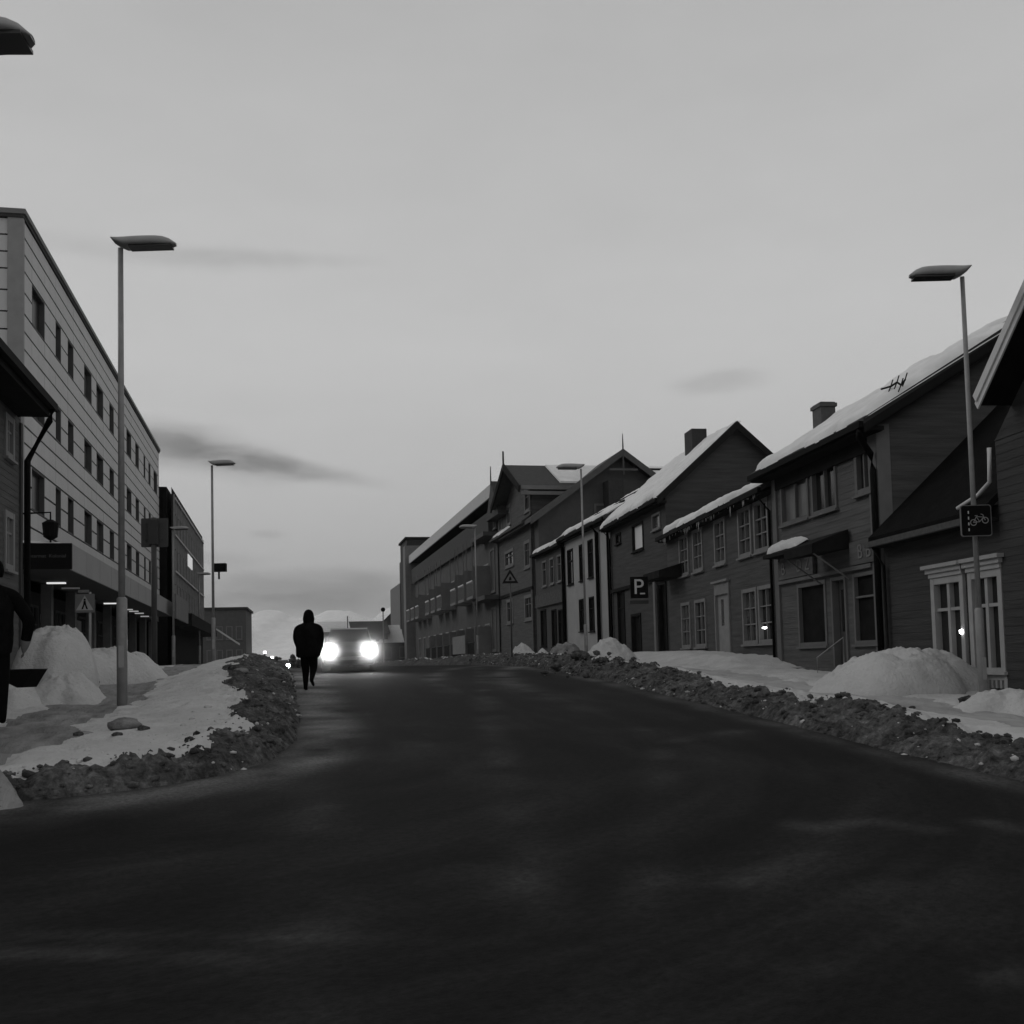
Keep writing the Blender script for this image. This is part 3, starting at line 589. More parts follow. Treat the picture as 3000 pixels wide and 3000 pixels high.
downpipe(h2, [(-.16, .30, ze2-.3), (-.16, .10, ze2-.7), (-.16, .10, .2)], .045, mat('dull_pipe', .04, .06))
f1 = Frame(*(f2.P+f2.ex*uc).xy, 90-5.5, f2.base)
h1 = start(f1, 'gabled_house', 'tall dark boarded house with pale bargeboard at the right frame edge', 'house')
ue1, zl1 = f1.uv(2871, 1188, .64); u_b, z_b = f1.uv(3000, 900, .64); sl1 = (z_b-zl1)/(ue1-u_b); PIT1 = math.degrees(math.atan(sl1)); zc1 = zl1+ue1*sl1
Wd = 7.0; ap1 = zc1+Wd/2*sl1
b = MB(); board_wall(b, -Wd, 0, -1, zc1, [], .15, .007, .06)
b.prism_y([(0, zc1), (-Wd, zc1), (-Wd/2, ap1)], .04, .075); b.box(-.1, 0, -9, .05, -1, zc1); b.box(-Wd, -Wd+.1, -9, .05, -1, zc1)
for i in range(26):
    z = zc1+i*.15; q = (z-zc1)/sl1; b.box(-Wd+q, -q, .07, .078+.0, z, z+.012)
b.build('wall', wall2, h1)
tt = sl1; o_ = ue1
MB().prism_y([(o_, zc1-o_*tt), (-Wd/2, ap1), (-Wd-o_, zc1-o_*tt), (-Wd-o_, zc1-o_*tt+.22), (-Wd/2, ap1+.24), (o_, zc1-o_*tt+.22)], -9.2, .62).build('roof', dark2, h1)
for dy, mm, e in ((.63, white_m, .0), (.66, white_m, .13)):
    MB().prism_y([(o_+.05, zc1-o_*tt-.05+e), (-Wd/2, ap1+e), (-Wd/2, ap1+.17+e), (o_+.13, zc1-o_*tt+.07+e)], dy, dy+.028).build('bargeboard', mat('bargeboard_paint' if e else 'bargeboard_paint', .5, .58), h1)
downpipe(h1, [(.10, .12, zc1-.1), (.10, .14, f2.uv(2945, 1400, .1)[1]), (.55, .1, f2.uv(2920, 1435, .1)[1]), (1.05, .22, f2.uv(2880, 1470, .2)[1])], .04, mat('bargeboard_paint', .5, .58))

def slipped(lines, wid=.09, sd=0):
    return lambda U, q, L: np.clip(1-sum(np.exp(-((q-f_*L-.10*fbm(U*1.1+sd+f_*9, U*0, 4))/wid)**2)*np.clip(1.4+2.2*fbm(U*.5+f_*5+sd, U*0+3, 3), 0, 1.3) for f_ in lines), 0, 1)
# --- the small house with five upper windows
f4 = Frame(13.27, 26.6+.6, 90-6.3, zr(27)+.05)
f4.P = f3.P+f3.ex*(L3+.02)+Vector((0, 0, zr(29)+.05-f3.base)); f4.base = f4.P.z
L4 = f4.uv(1957, 1700)[0]; ze4 = f4.uv(2275, 1414)[1]
wall4 = mat('red_boards_as_grey', 0.045, 0.086, .85, 1.3, .25, 5, .3, (.5, .5, 6.5)); trim4 = mat('dull_window_paint', .16, .21, .8, 3)
up = [(1991, 2018), (2031, 2060), (2095, 2128), (2166, 2205), (2213, 2256)]
tops = [(1991, 1574, 1690), (2033, 1556, 1680), (2097, 1527, 1660), (2170, 1490, 1637), (2215, 1468, 1622)]
zt4 = np.mean([f4.uv(x, a)[1] for x, a, b_ in tops]); zb4 = np.mean([f4.uv(x, b_)[1] for x, a, b_ in tops])
lo4 = [(1998, 2024), (2038, 2070), (2178, 2221), (2225, 2270)]
lt4 = np.mean([f4.uv(x, y_)[1] for x, y_ in ((1998, 1763), (2040, 1757), (2180, 1730), (2227, 1722))]); lb4 = f4.uv(2190, 1888)[1]
D4 = f4.rect(2099, 2142, 1745, 1925); D4 = (D4[0], D4[1], .05, D4[3])
holes4 = [(*sorted((f4.uv(a, 1600)[0], f4.uv(b_, 1600)[0])), zb4, zt4) for a, b_ in up]+[(*sorted((f4.uv(a, 1800)[0], f4.uv(b_, 1800)[0])), lb4, lt4) for a, b_ in lo4]+[D4]
h4, r4 = gable_house(f4, 'row_house', 'small boarded house with nine windows and a pale door beside the shop house', 'house', L4, 6.6, ze4, 25, wall4, holes4, oh=.35, og=.05, snow=.18, seed=11, ragged=.9, bare=slipped((.38, .72), .22))
for h in holes4[:-1]: window(h4, h, trim4, cols=2, rows=3, case=.11, bar=.022)
icicles(r4, .2, L4, .36, ze4-.20, 70, 2)
d = MB().box(D4[0], D4[0]+.10, -.12, .05, .05, D4[3]).box(D4[1]-.10, D4[1], -.12, .05, .05, D4[3]).box(D4[0], D4[1], -.12, .045, D4[3], D4[3]+.38).box(D4[0]-.08, D4[1]+.08, .0, .13, D4[3]+.38, D4[3]+.45).build('door', trim4, h4); tag(d, 'pale front door with a glazed transom')
MB().box(D4[0]+.10, D4[1]-.10, -.08, -.04, .05, D4[3]).build('door_leaf', mat('pale_door', .2, .25), d); MB().box(D4[0]+.75*(D4[1]-D4[0])-.35, D4[0]+.75*(D4[1]-D4[0])-.1, -.04, -.03, 1.3, D4[3]-.15).build('pane', glass_m, d)
MB().tube([(D4[0]+.2, -.02, 1.0), (D4[0]+.32, -.02, 1.0)], .015).build('handle', steel_m, d)
MB().box(.02, .26, -.005, .05, 0, ze4-.15).build('corner_board', wall4, h4)
downpipe(h4, [(.1, .42, ze4-.3), (.1, .1, ze4-.7), (.1, .1, .1)], .04)
cu_, cz_ = f4.uv(2246, 1839, -.02); cb_ = MB(); cb_.add([(x*.10, y*.03, z*.035) for x, y, z in ICO.tolist()], ICF.tolist()); cbo = cb_.build('window_candle', bulb_m, None, True); cbo.location = f4.P+f4.ex*cu_+f4.ey*.03+Vector((0, 0, cz_)); tag(cbo, 'tiny light burning low in the small house window next to the shop house', 'lamp')

# --- the dark gabled house behind the parking sign
f5 = Frame(0, 0, 90-3.5, 0); f5.P = f4.P+f4.ex*(L4+.02); f5.P.z = zr(40)+.05; f5.base = f5.P.z
L5 = f5.uv(1793, 1700)[0]; ze5 = f5.uv(1946, 1492)[1]+.1
wall5 = mat('charcoal_boards', 0.034, 0.064, .85, 1.3, .25, 5, .3, (.5, .5, 6.5))
BW = f5.rect(1854, 1886, 1532, 1614, ref=1870); SW1 = f5.rect(1912, 1936, 1503, 1552, ref=1924); SW2 = f5.rect(1806, 1820, 1562, 1594, ref=1813)
DR = f5.rect(1852, 1880, 1800, 1900); DR = (DR[0], DR[1], .05, DR[3]); DR2 = f5.rect(1932, 1956, 1708, 1900); DR2 = (DR2[0], DR2[1], .05, DR2[3]); LW = f5.rect(1812, 1832, 1730, 1890)
holes5 = [BW, SW1, SW2, DR, DR2, LW]
apx = f5.side(2151, 1240, 0); ze5 = apx[1]-.15+apx[0]*math.tan(R(41.5))
h5, r5 = gable_house(f5, 'gabled_shop', 'charcoal house with a steep gable, block chimney and one bright upstairs window', 'house', L5, -apx[0]*2, ze5, math.degrees(math.atan((apx[1]-.15-ze5)/-apx[0])), wall5, holes5, oh=.4, og=.3, snow=.15, seed=21)
bwf = window(h5, BW, under_m, mat('pale_pane', .62, .68, .5), 1, 1, .08, label='bright upstairs window with a pale pane')  # pane filled with one even pale tone
window(h5, SW1, greyw_m, None, 1, 1, .08); window(h5, SW2, under_m, None, 1, 1, .08); window(h5, LW, under_m, dim_m, 1, 2, .08)
for q in (DR, DR2):
    d = MB().box(q[0], q[0]+.10, -.2, .05, .05, q[3]).box(q[1]-.1, q[1], -.2, .05, .05, q[3]).box(q[0], q[1], -.2, .045, q[3]-.1, q[3]).build('door', under_m, h5); MB().box(q[0]+.1, q[1]-.1, -.16, -.12, .05, q[3]-.1).build('door_leaf', dim_m, d)
pz = f5.uv(1950, 1690)[1]
MB().box(.0, L5, .023, .12, pz-.08, pz+.06).build('storey_ledge', under_m, h5)
aw = f5.rect(1914, 1962, 1676, 1704, .6); MB().prism_x([(.13, aw[3]+.15), (1.0, aw[3]-.1), (1.0, aw[2]), (.13, aw[2])], aw[0], aw[1]).build('awning', under_m, h5)
po = f5.uv(1926, 1800)[0]; MB().box(po-.12, po+.14, .03, .12, 0, pz-.1).build('post', greyw_m, h5)
hr5 = h5['_hr']; ca = ridge_u(f5, 2012, 1300, apx[0]+.3, 0); cb = ridge_u(f5, 2050, 1265, apx[0]+.3, 0)
mcc = (ca[0]+cb[0])/2; chimney(r5, mcc-.60, mcc+.42, apx[0]-.1, apx[0]+.55, hr5-1.4, cb[1]+.2, brick_m, False)
tp = math.tan(math.atan((apx[1]-.15-ze5)/-apx[0])); W5 = -apx[0]*2
MB().prism_x([(.4, ze5-.4*tp-.16), (apx[0], hr5-.16), (-W5-.4, ze5-.4*tp-.16), (-W5-.4, ze5-.4*tp+.14), (apx[0], hr5+.17), (.4, ze5-.4*tp+.14)], -.34, -.302).build('rake_board', under_m, h5)
downpipe(h5, [(L5-.1, .45, ze5-.35), (L5-.1, .10, ze5-.8), (L5-.1, .10, .1)], .05)
# parking sign: blade sign on a bracket at the house
psu = at_depth(1873, 1721, 38.6); pe = empty('parking_sign', (psu.x, psu.y, psu.z), R(-12), 'black square sign with a white letter P, above the dark doorway', 'sign')
MB().box(-.32, .32, 0, .10, -.39, .39).build('sign_plate', black_m, pe)
text_mesh('P', .78, mat('sign_white', .5, .6, .5), pe, face_matrix(-.03, -.012, .0, '-y'), 'letter')
MB().box(.02, .20, -.015, -.004, -.25, -.20).build('dash_mark', mat('sign_white', .5, .6, .5), pe)
MB().box(-.36, .32, 0, .08, -.60, -.47).build('lower_plate', mat('dull_plate', .04, .05), pe)
MB().box(.32, .9, .03, .07, .2, .25).build('bracket', black_m, pe)

# --- white plastered house
f6 = Frame(0, 0, 90-1.0, 0); f6.P = f5.P+f5.ex*(L5+.02); f6.P.z = zr(50)+.05; f6.base = f6.P.z
L6 = f6.uv(1656, 1700)[0]; ze6 = f6.uv(1779, 1512)[1]
wall6 = mat('white_render', .27, .32, .85, 1.2)
r6 = []
for a, b_, t_, bo_ in ((1664, 1680, 1609, 1716), (1699, 1708, 1603, 1705), (1724, 1738, 1575, 1690), (1699, 1711, 1755, 1850), (1728, 1742, 1748, 1850)):
    r6.append(f6.rect(a, b_, t_, bo_, ref=(a+b_)/2))
for i in (0, 1, 2): r6[i] = (r6[i][0], r6[i][1], np.mean([q[2] for q in r6[:3]]), np.mean([q[3] for q in r6[:3]]))
h6, ro6 = gable_house(f6, 'white_house', 'pale plastered narrow house with tall dark windows beyond the parking sign', 'house', L6, 7, ze6, 30, wall6, r6, oh=.35, og=.1, board=0, snow=.14, seed=31, ragged=.6, bare=slipped((.3, .62, .85), .24, 4))
for q in r6: window(h6, q, under_m, glass_m, 1, 2, .07)
dp = f6.uv(1758, 1700)[0]; downpipe(h6, [(dp, .4, ze6-.25), (dp, .12, ze6-.6), (dp, .12, .1)], .10); downpipe(h6, [(.1, .4, ze6-.25), (.1, .12, ze6-.6), (.1, .12, .1)], .07)
downpipe(h6, [(L6-.05, .4, ze6-.25), (L6-.05, .12, ze6-.6), (L6-.05, .12, .1)], .10)
bs = MB()
for k_ in (.25, .55, .85): bs.box(.3, L6-.3, -W5*0-.3-2.2*k_, -.26-2.2*k_, ze6+2.2*k_*.577+.25, ze6+2.2*k_*.577+.46)
bs.build('snow_guard', under_m, ro6)

# --- brown shop front house
f7 = Frame(0, 0, 90-.5, 0); f7.P = f6.P+f6.ex*(L6+.02); f7.base = f7.P.z
L7 = f7.uv(1572, 1700)[0]; ze7 = f7.uv(1645, 1590)[1]
wall7 = mat('brown_boards', .05, .065, .85, 2)
r7 = []
for a, b_, t_, bo_ in ((1590, 1602, 1643, 1720), (1612, 1624, 1632, 1712), (1634, 1646, 1625, 1704)): r7.append(f7.rect(a, b_, t_, bo_, ref=(a+b_)/2))
z0_, z1_ = np.mean([q[2] for q in r7]), np.mean([q[3] for q in r7]); r7 = [(q[0], q[1], z0_, z1_) for q in r7]
g7 = [f7.rect(a, b_, 1785, 1895, ref=(a+b_)/2) for a, b_ in ((1586, 1602), (1618, 1632), (1638, 1652))]
h7, ro7 = gable_house(f7, 'shop_front_house', 'low brown house with tall shop panes between the white house and the big timber building', 'house', L7, 7, ze7, 28, wall7, r7+g7, oh=.3, og=.05, snow=.13, seed=41, ragged=.6, bare=slipped((.35, .7), .24, 7))
for q in r7: window(h7, q, greyw_m, glass_m, 1, 2, .1)
for q in g7: window(h7, q, under_m, dim_m, 1, 2, .08, name='shop_window')
MB().box(.2, L7-.2, .03, .16, g7[0][3]+.15, g7[0][3]+.9).build('sign_board', mat('worn_board', .03, .09, .8, 9), h7)

# --- flat roofed block and the ornate gable behind the small houses
def flat_block(name, label, x0, x1, y0, y1, z0, z1, wm, rm, snow=True, cat='house'):
    e = empty(name, (x0, y0, z0), 0, label, cat); MB().box(0, x1-x0, 0, y1-y0, 0, z1-z0-.35).build('wall', wm, e)
    r_ = MB().box(-.3, x1-x0+.3, -.3, y1-y0+.3, z1-z0-.35, z1-z0).build('roof', rm, e)
    if snow: snow_slab('snow_cover', r_, -.25, x1-x0+.25, ((-.25, z1-z0), (y1-y0+.25, z1-z0), (0, 1)), 40, 30, .14, 5)
    return e
pa = at_depth(1612, 1462, 68); pb = at_depth(1745, 1500, 68)
fb = flat_block('rear_block', 'dark flat roofed block rising behind the brown shop front', pa.x, pb.x, pa.y, pa.y+5, pa.z-4.6, pa.z, mat('block_wall', .035, .045), mat('block_fascia', .05, .065))
fg = at_depth(1814, 1322, 66); lg = at_depth(1640, 1450, 66); gx_ = fg.x; half = 5.3
e9 = empty('ornate_gable_house', (gx_, fg.y, zr(60)), R(0), 'tall house with a finial topped gable facing the street, behind the white house', 'house'); base9 = zr(60)
za = fg.z-base9; sl = .72; wall9 = mat('grey_boards', .06, .075)
MB().prism_y([(-half, 0), (half, 0), (half, za-half*sl-.3), (0, za-.3), (-half, za-half*sl-.3)], 0, 9).build('wall', wall9, e9)
MB().prism_y([(-half-.6, za-(half+.6)*sl-.25), (0, za-.25), (half+.6, za-(half+.6)*sl-.25), (half+.6, za-(half+.6)*sl), (0, za), (-half-.6, za-(half+.6)*sl)], -.7, 9.3).build('roof', mat('old_slate', .055, .07, .8, 3), e9)
MB().prism_y([(-half-.65, za-(half+.65)*sl-.42), (0, za-.42), (half+.65, za-(half+.65)*sl-.42), (half+.65, za-(half+.65)*sl+.02), (0, za+.02), (-half-.65, za-(half+.65)*sl+.02)], -.78, -.72).build('bargeboard', mat('barge_grey', .075, .095), e9)
MB().tube([(0, -.75, za-1.6), (0, -.75, za+.2), (0, -.75, za+.95)], [.06, .05, .02]).build('finial', wall9, e9)
MB().box(-.9, .9, -.80, -.74, za-1.35, za-1.22).build('gable_tie', mat('barge_grey', .075, .095), e9)
window(e9, (-1.75, -.25, za-5.2, za-3.3), mat('barge_grey2', .11, .13), curt_m, 2, 2, .14, y=-.0)
for o_ in e9.children:
    if o_.name.startswith('window'):
        o_.location.y = -.03; o_.rotation_euler.z = math.pi; o_.location.x = -2.0
ch = MB(); pch = [at_depth(x, 1440, 62) for x in (1822, 1870)]; pt = at_depth(1845, 1382, 62)
MB().box(pch[0].x-gx_, pch[1].x-gx_, 61.2-fg.y-.0, 62.4-fg.y, za-7, pt.z-base9).build('chimney', brick_m, e9)
pr = at_depth(1969, 1346, 72); pl = at_depth(1860, 1334, 72)
MB().box(.5, pr.x-gx_, 4, 8, 0, za-.55).build('rear_wall', wall9, e9); MB().box(.3, pr.x-gx_+.3, 3.6, 8.4, za-.62, za-.35).build('ridge_roof', under_m, e9)

# --- big timber building with street gables
f8 = Frame(14.85, 62.3, 90, zr(62)); f8.P.x = f7.P.x+.02; L8 = f8.uv(1462, 1700)[0]
u8 = f8.uv(1560, 1600)[0]; wall8 = mat('timber_grey', 0.05, 0.09, .85, 1.3, .25, 5, .3, (.5, .5, 6.5)); trim8 = mat('timber_trim', .12, .15)
if u8 < 0: u8 = 0
ap8u, ap8z = f8.uv(1516, 1363); ze8 = f8.side(1600, 1411, u8)[1]
h8 = start(f8, 'timber_building', 'large old timber building with finial topped street gables beyond the small houses', 'building')
rt = []
for a, b_, t_, bo_ in ((1537, 1556, 1428, 1500), (1485, 1497, 1478, 1540), (1537, 1554, 1582, 1665), (1538, 1560, 1742, 1818), (1480, 1506, 1610, 1662), (1486, 1504, 1755, 1828), (1462, 1472, 1500, 1560)):
    rt.append(f8.rect(a, b_, t_, bo_, ref=(a+b_)/2))
b = MB(); board_wall(b, u8, L8, -1, ze8, rt, .3); b.box(u8, u8+.1, -12, -.01, -1, ze8); b.box(L8-.1, L8, -12, -.01, -1, ze8)
b.prism_y([(u8, ze8), (2*ap8u-u8, ze8), (ap8u, ap8z-.25)], -.1, .02); b.build('wall', wall8, h8)
for q in rt: window(h8, q, trim8, glass_m, 2, 2, .2)
sl8 = (ap8z-ze8)/(ap8u-u8)
ro8 = MB(); ro8.prism_y([(u8-.7, ze8-.7*sl8), (ap8u, ap8z), (2*ap8u-u8+.7, ze8-.7*sl8), (2*ap8u-u8+.7, ze8-.7*sl8-.3), (ap8u, ap8z-.3), (u8-.7, ze8-.7*sl8-.3)], -13, .9)
ro8 = ro8.build('roof', roof_m, h8)
MB().prism_y([(u8-.9, ze8-.9*sl8), (ap8u, ap8z+.1), (2*ap8u-u8+.9, ze8-.9*sl8), (2*ap8u-u8+.9, ze8-.9*sl8-.4), (ap8u, ap8z-.35), (u8-.9, ze8-.9*sl8-.4)], .9, 1.0).build('bargeboard', under_m, h8)
MB().box(u8-.75, u8-.70, -13, .8, ze8-.7*sl8-.28, ze8-.7*sl8-.02).box(u8-.80, u8-.755, -13, .8, ze8-.7*sl8-.62, ze8-.7*sl8-.40).build('eave_boards', greyw_m, h8)
sn = MB(); q0 = (u8-.3, ze8-.3*sl8); q1 = (ap8u-.3, ap8z-.3*sl8)
sn.prism_y([(q0[0], q0[1]+.02), (q1[0], q1[1]+.02), (q1[0], q1[1]+.14), (q0[0], q0[1]+.14)], -12.5, -1.8); sn.build('snow_cover', snowroof_m, ro8)
MB().tube([(ap8u, .95, ap8z-.3), (ap8u, .95, ap8z+.9), (ap8u, .95, f8.uv(1516, 1322)[1])], [.07, .06, .03]).build('finial', wall8, h8)
# far small street gable
s8u, s8z = f8.uv(1467, 1410); MB().prism_y([(s8u-2.2, s8z-2.6), (s8u+2.2, s8z-2.6), (s8u, s8z)], -3, .7).build('gable_roof', roof_m, h8); MB().tube([(s8u, .72, s8z-.3), (s8u, .72, f8.uv(1467, 1366)[1])], [.06, .03]).build('finial', wall8, h8)
pz8 = f8.uv(1470, 1578)[1]
pr8 = MB().prism_x([(.03, pz8+.45), (.65, pz8), (.65, pz8-.14), (.03, pz8-.2)], u8, L8).build('pent_roof', roof_m, h8)
snow_slab('snow_cover', pr8, L8-4.5, L8, ((.66, pz8+.0), (.05, pz8+.45), (.5, .85)), 30, 8, .10, 61)
MB().box(u8, L8, .02, .10, f8.uv(1520, 1735)[1]-.1, f8.uv(1520, 1735)[1]+.1).build('storey_ledge', under_m, h8)
MB().box(u8+.0, u8+.35, .02, .09, 0, ze8-.3).build('corner_board', wall8, h8)

# --- apartment block with balconies
fa = Frame(f8.P.x-.1, 71.6, 90, zr(70)); u0a = fa.uv(1460, 1700)[0]; L9 = fa.uv(1214, 1750)[0]
wa = mat('apartment_render', .055, .085, .85, 1); da = mat('apartment_dark', .028, .038, .85, 1); fa_m = mat('roof_fascia_pale', .40, .46)
ztop = fa.uv(1422, 1437, .5)[1]-.7; zled = fa.uv(1365, 1617)[1]; zpar0 = zled; zpar1 = fa.uv(1365, 1558)[1]
ha = start(fa, 'apartment_block', 'long apartment block with pale roof fascia and stacked balconies far up the right side', 'building')
top = MB(); wn = []
n = 11
for i in range(n):
    u = u0a+3+(L9-u0a-5)*i/n; wn.append((u+.5, u+1.9, zpar1+.15, ztop-1.1))
b = MB(); board_wall(b, u0a, L9, zpar1, ztop-.4, wn, 0, y=-.9); b.box(u0a, L9, -14, -1.3, -2, ztop-.4); b.build('upper_wall', da, ha)
for q in wn: window(ha, q, greyw_m, glass_m, 2, 1, .16, y=-.9, sill=False)
lw = []; 
zf = [0.2, zled*.5, zled]
for r_ in range(2):
    for i in range(n):
        u = u0a+3+(L9-u0a-5)*i/n; z = zf[r_]+.5+.0; lw.append((u+.4, u+2.3, z, z+2.3))
b = MB(); board_wall(b, u0a, L9, -2, zpar0, lw, 0, y=0); b.build('wall', wa, ha)
for q in lw: window(ha, q, mat('apartment_frame', .2, .27), random.choice([glass_m, dim_m, curt_m, curt_m]), 2, 1, .12, sill=False)
MB().box(u0a+1.5, L9, -.9, .35, zpar0, zpar1).build('parapet', mat('parapet_brick', .04, .055, .9, 6), ha)
MB().box(u0a-.5, L9+.5, -14, .45, ztop-.02, ztop+.42).build('roof', under_m, ha); MB().box(u0a-.55, L9+.55, .452, .57, ztop-.1, ztop+.8).box(u0a-.62, u0a-.55, -14, .45, ztop-.1, ztop+.8).build('roof_fascia', fa_m, ha)
for r_ in range(2):
    for i in range(0, n, 1):
        u = u0a+3.0+(L9-u0a-5)*i/n; z = zf[r_]+.35 if r_ else zf[0]+.35
        if (r_ == 0 and i > 6) or (r_ == 1 and i in (3, 7)): continue
        bb = MB().box(u, u+2.7, .02, 1.35, z-.2, z).box(u, u+.1, .02, 1.28, z, z+2.2); bo_ = bb.build('balcony', greyw_m, ha)
        rl = MB()
        for k_ in range(10): rl.box(u+.02+k_*.295, u+.05+k_*.295, 1.30, 1.33, z, z+1.05)
        rl.box(u, u+2.7, 1.28, 1.34, z+1.02, z+1.08); rl.build('railing', steel_m if r_ else da, bo_)
        if r_:
            for q_ in (u+.03, u+2.62): MB().box(q_, q_+.05, 1.28, 1.34, z+1.09, zpar0-.05).build('balcony_post', trim8, ha)
            MB().box(u+.1, u+2.6, .9, 1.36, z+1.085, z+1.16).build('snow_cover', snowroof_m, bo_)
MB().box(u0a+6, u0a+12, 1.4, 1.5, .8, 2.2).build('banner', mat('pale_banner', .15, .2), ha)
# staircase bay at the near end
for z in (zled-.25, zled*.5-.1):
    MB().box(u0a-.1, u0a+5.2, -.1, 1.05, z, z+.3).build('storey_ledge', wa, ha)
be = fa.rect(1408, 1452, 1600, 1700, ref=1430); 
for z in (zled*.5+.5, .9): window(ha, (u0a+1.0, u0a+2.6, z, z+3.2), trim8, dim_m, 1, 1, .15, y=.02)
for z in (zpar0+.35,): window(ha, (u0a+.4, u0a+1.3, z, z+2.8), trim8, dim_m, 1, 1, .1, y=.0)
# far end: light fin walls and stair tower
fn = MB().box(L9, L9+2.2, -6, 1.0, -2, fa.uv(1207, 1602)[1]).build('end_wall', mat('fin_render', .13, .16), ha)
tw = empty('stair_tower', fa.P+fa.ex*(L9+2.4), fa.th, 'dark narrow stair tower at the far end of the apartment block', 'tower')
MB().box(0, 7, -7, .5, -2, fa.uv(1210, 1573)[1]-.0).build('wall', da, tw); MB().box(-.2, 7.2, -7.2, .7, fa.uv(1210, 1573)[1], fa.uv(1210, 1573)[1]+.25).build('roof', under_m, tw)
fb2 = Frame(fa.P.x-.6, fa.P.y+L9+10, 90, 1.4); x9 = fb2.uv(1178, 1700)
hb = start(fb2, 'far_tower_block', 'pale narrow block standing beyond the stair tower, furthest along the right side', 'building')
MB().box(0, 12, -9, 0, -3, fb2.uv(1190, 1695)[1]).build('wall', mat('fin_render', .13, .16), hb); MB().box(2, 9, -8, -1.0, fb2.uv(1190, 1695)[1], fb2.uv(1186, 1614)[1]).build('penthouse', mat('apartment_render', .075, .095), hb)
# ============ left side of the street ============
# --- white panelled office building
XW = -7.7; fw = Frame(XW, 34.8, -90, zr(35)+.1)
fw.P.y = (Vector((0, 0, EYE))+ray(66, 900)*((XW)/ray(66, 900).x)).y
Lw = -fw.uv(466, 1500)[0]; zt_ = fw.uv(72, 626)[1]
hw_ = start(fw, 'office_building', 'long pale panelled office building with rows of tall dark windows and a street canopy', 'building')
cols = [(93, 131), (163, 179), (199, 216), (247, 269), (283, 303), (321, 334), (346, 352), (371, 385), (397, 407), (421, 426), (435, 441), (450, 460)]
cu_w = []
for a, b_ in cols:
    p, q = fw.uv(a, 1400)[0], fw.uv(b_, 1400)[0]; cu_w.append((min(p, q), max(p, q)))
cz = [(fw.uv(247, 1160)[1], fw.uv(247, 1064)[1]), (fw.uv(247, 1372)[1], fw.uv(247, 1280)[1]), (fw.uv(247, 1590)[1], fw.uv(247, 1489)[1])]
hgt = [b_-a for a, b_ in cz]
zbot = fw.uv(72, 1590)[1]; wr = sorted(cz); rows = []
rows += list(np.linspace(zbot, wr[0][0], 3))[:-1]
for i_, (a, b_) in enumerate(wr):
    rows += [a, (a+b_)/2]; nx_ = wr[i_+1][0] if i_ < 2 else zt_-.25; rows += list(np.linspace(b_, nx_, 4))[:-1]
rows.append(zt_-.25); rows = [float(q) for q in rows]; NR = len(rows)-1
holes = [(u0, u1, z0, z1) for u0, u1 in cu_w for z0, z1 in wr]
b = MB(); board_wall(b, -Lw, 0, fw.uv(211, 1668, 1.5)[1], zt_, holes, 0, y=-.06); zc0_ = fw.uv(211, 1668, 1.5)[1]; b.box(-Lw, -.06, -14, -.5, zc0_, zt_).box(-Lw, -.06, -14, -1.95, -1, zc0_); b.build('wall', joint_m, hw_)
ue = sorted(set([0, -Lw]+[x for q in cu_w for x in q]))
cache = {}; np_ = 0
for l, r_ in zip(ue[:-1], ue[1:]):
    wcol = any(abs(l-q[0]) < 1e-6 for q in cu_w)
    w_ = r_-l; parts = max(1, round(w_/2.6)) if not wcol else 1
    for k_ in range(parts):
        a0 = l+w_*k_/parts; wd_ = w_/parts
        for i in range(NR):
            z = rows[i]; prow = rows[i+1]-z
            if wcol and any(z0-.01 <= z+prow/2 <= z1 for z0, z1 in wr): continue
            key = (round(wd_, 2), round(prow, 3))
            if key not in cache:
                cache[key] = MB().box(.007, wd_-.007, -.05, .0, .034, prow-.034); me = bpy.data.meshes.new('panel'); me.from_pydata(cache[key].v, [], cache[key].f); me.materials.append(panel_m); cache[key] = me
            o = bpy.data.objects.new('panel', cache[key]); C.objects.link(o); o.parent = hw_; o.location = (a0, random.uniform(-.004, .004), z)
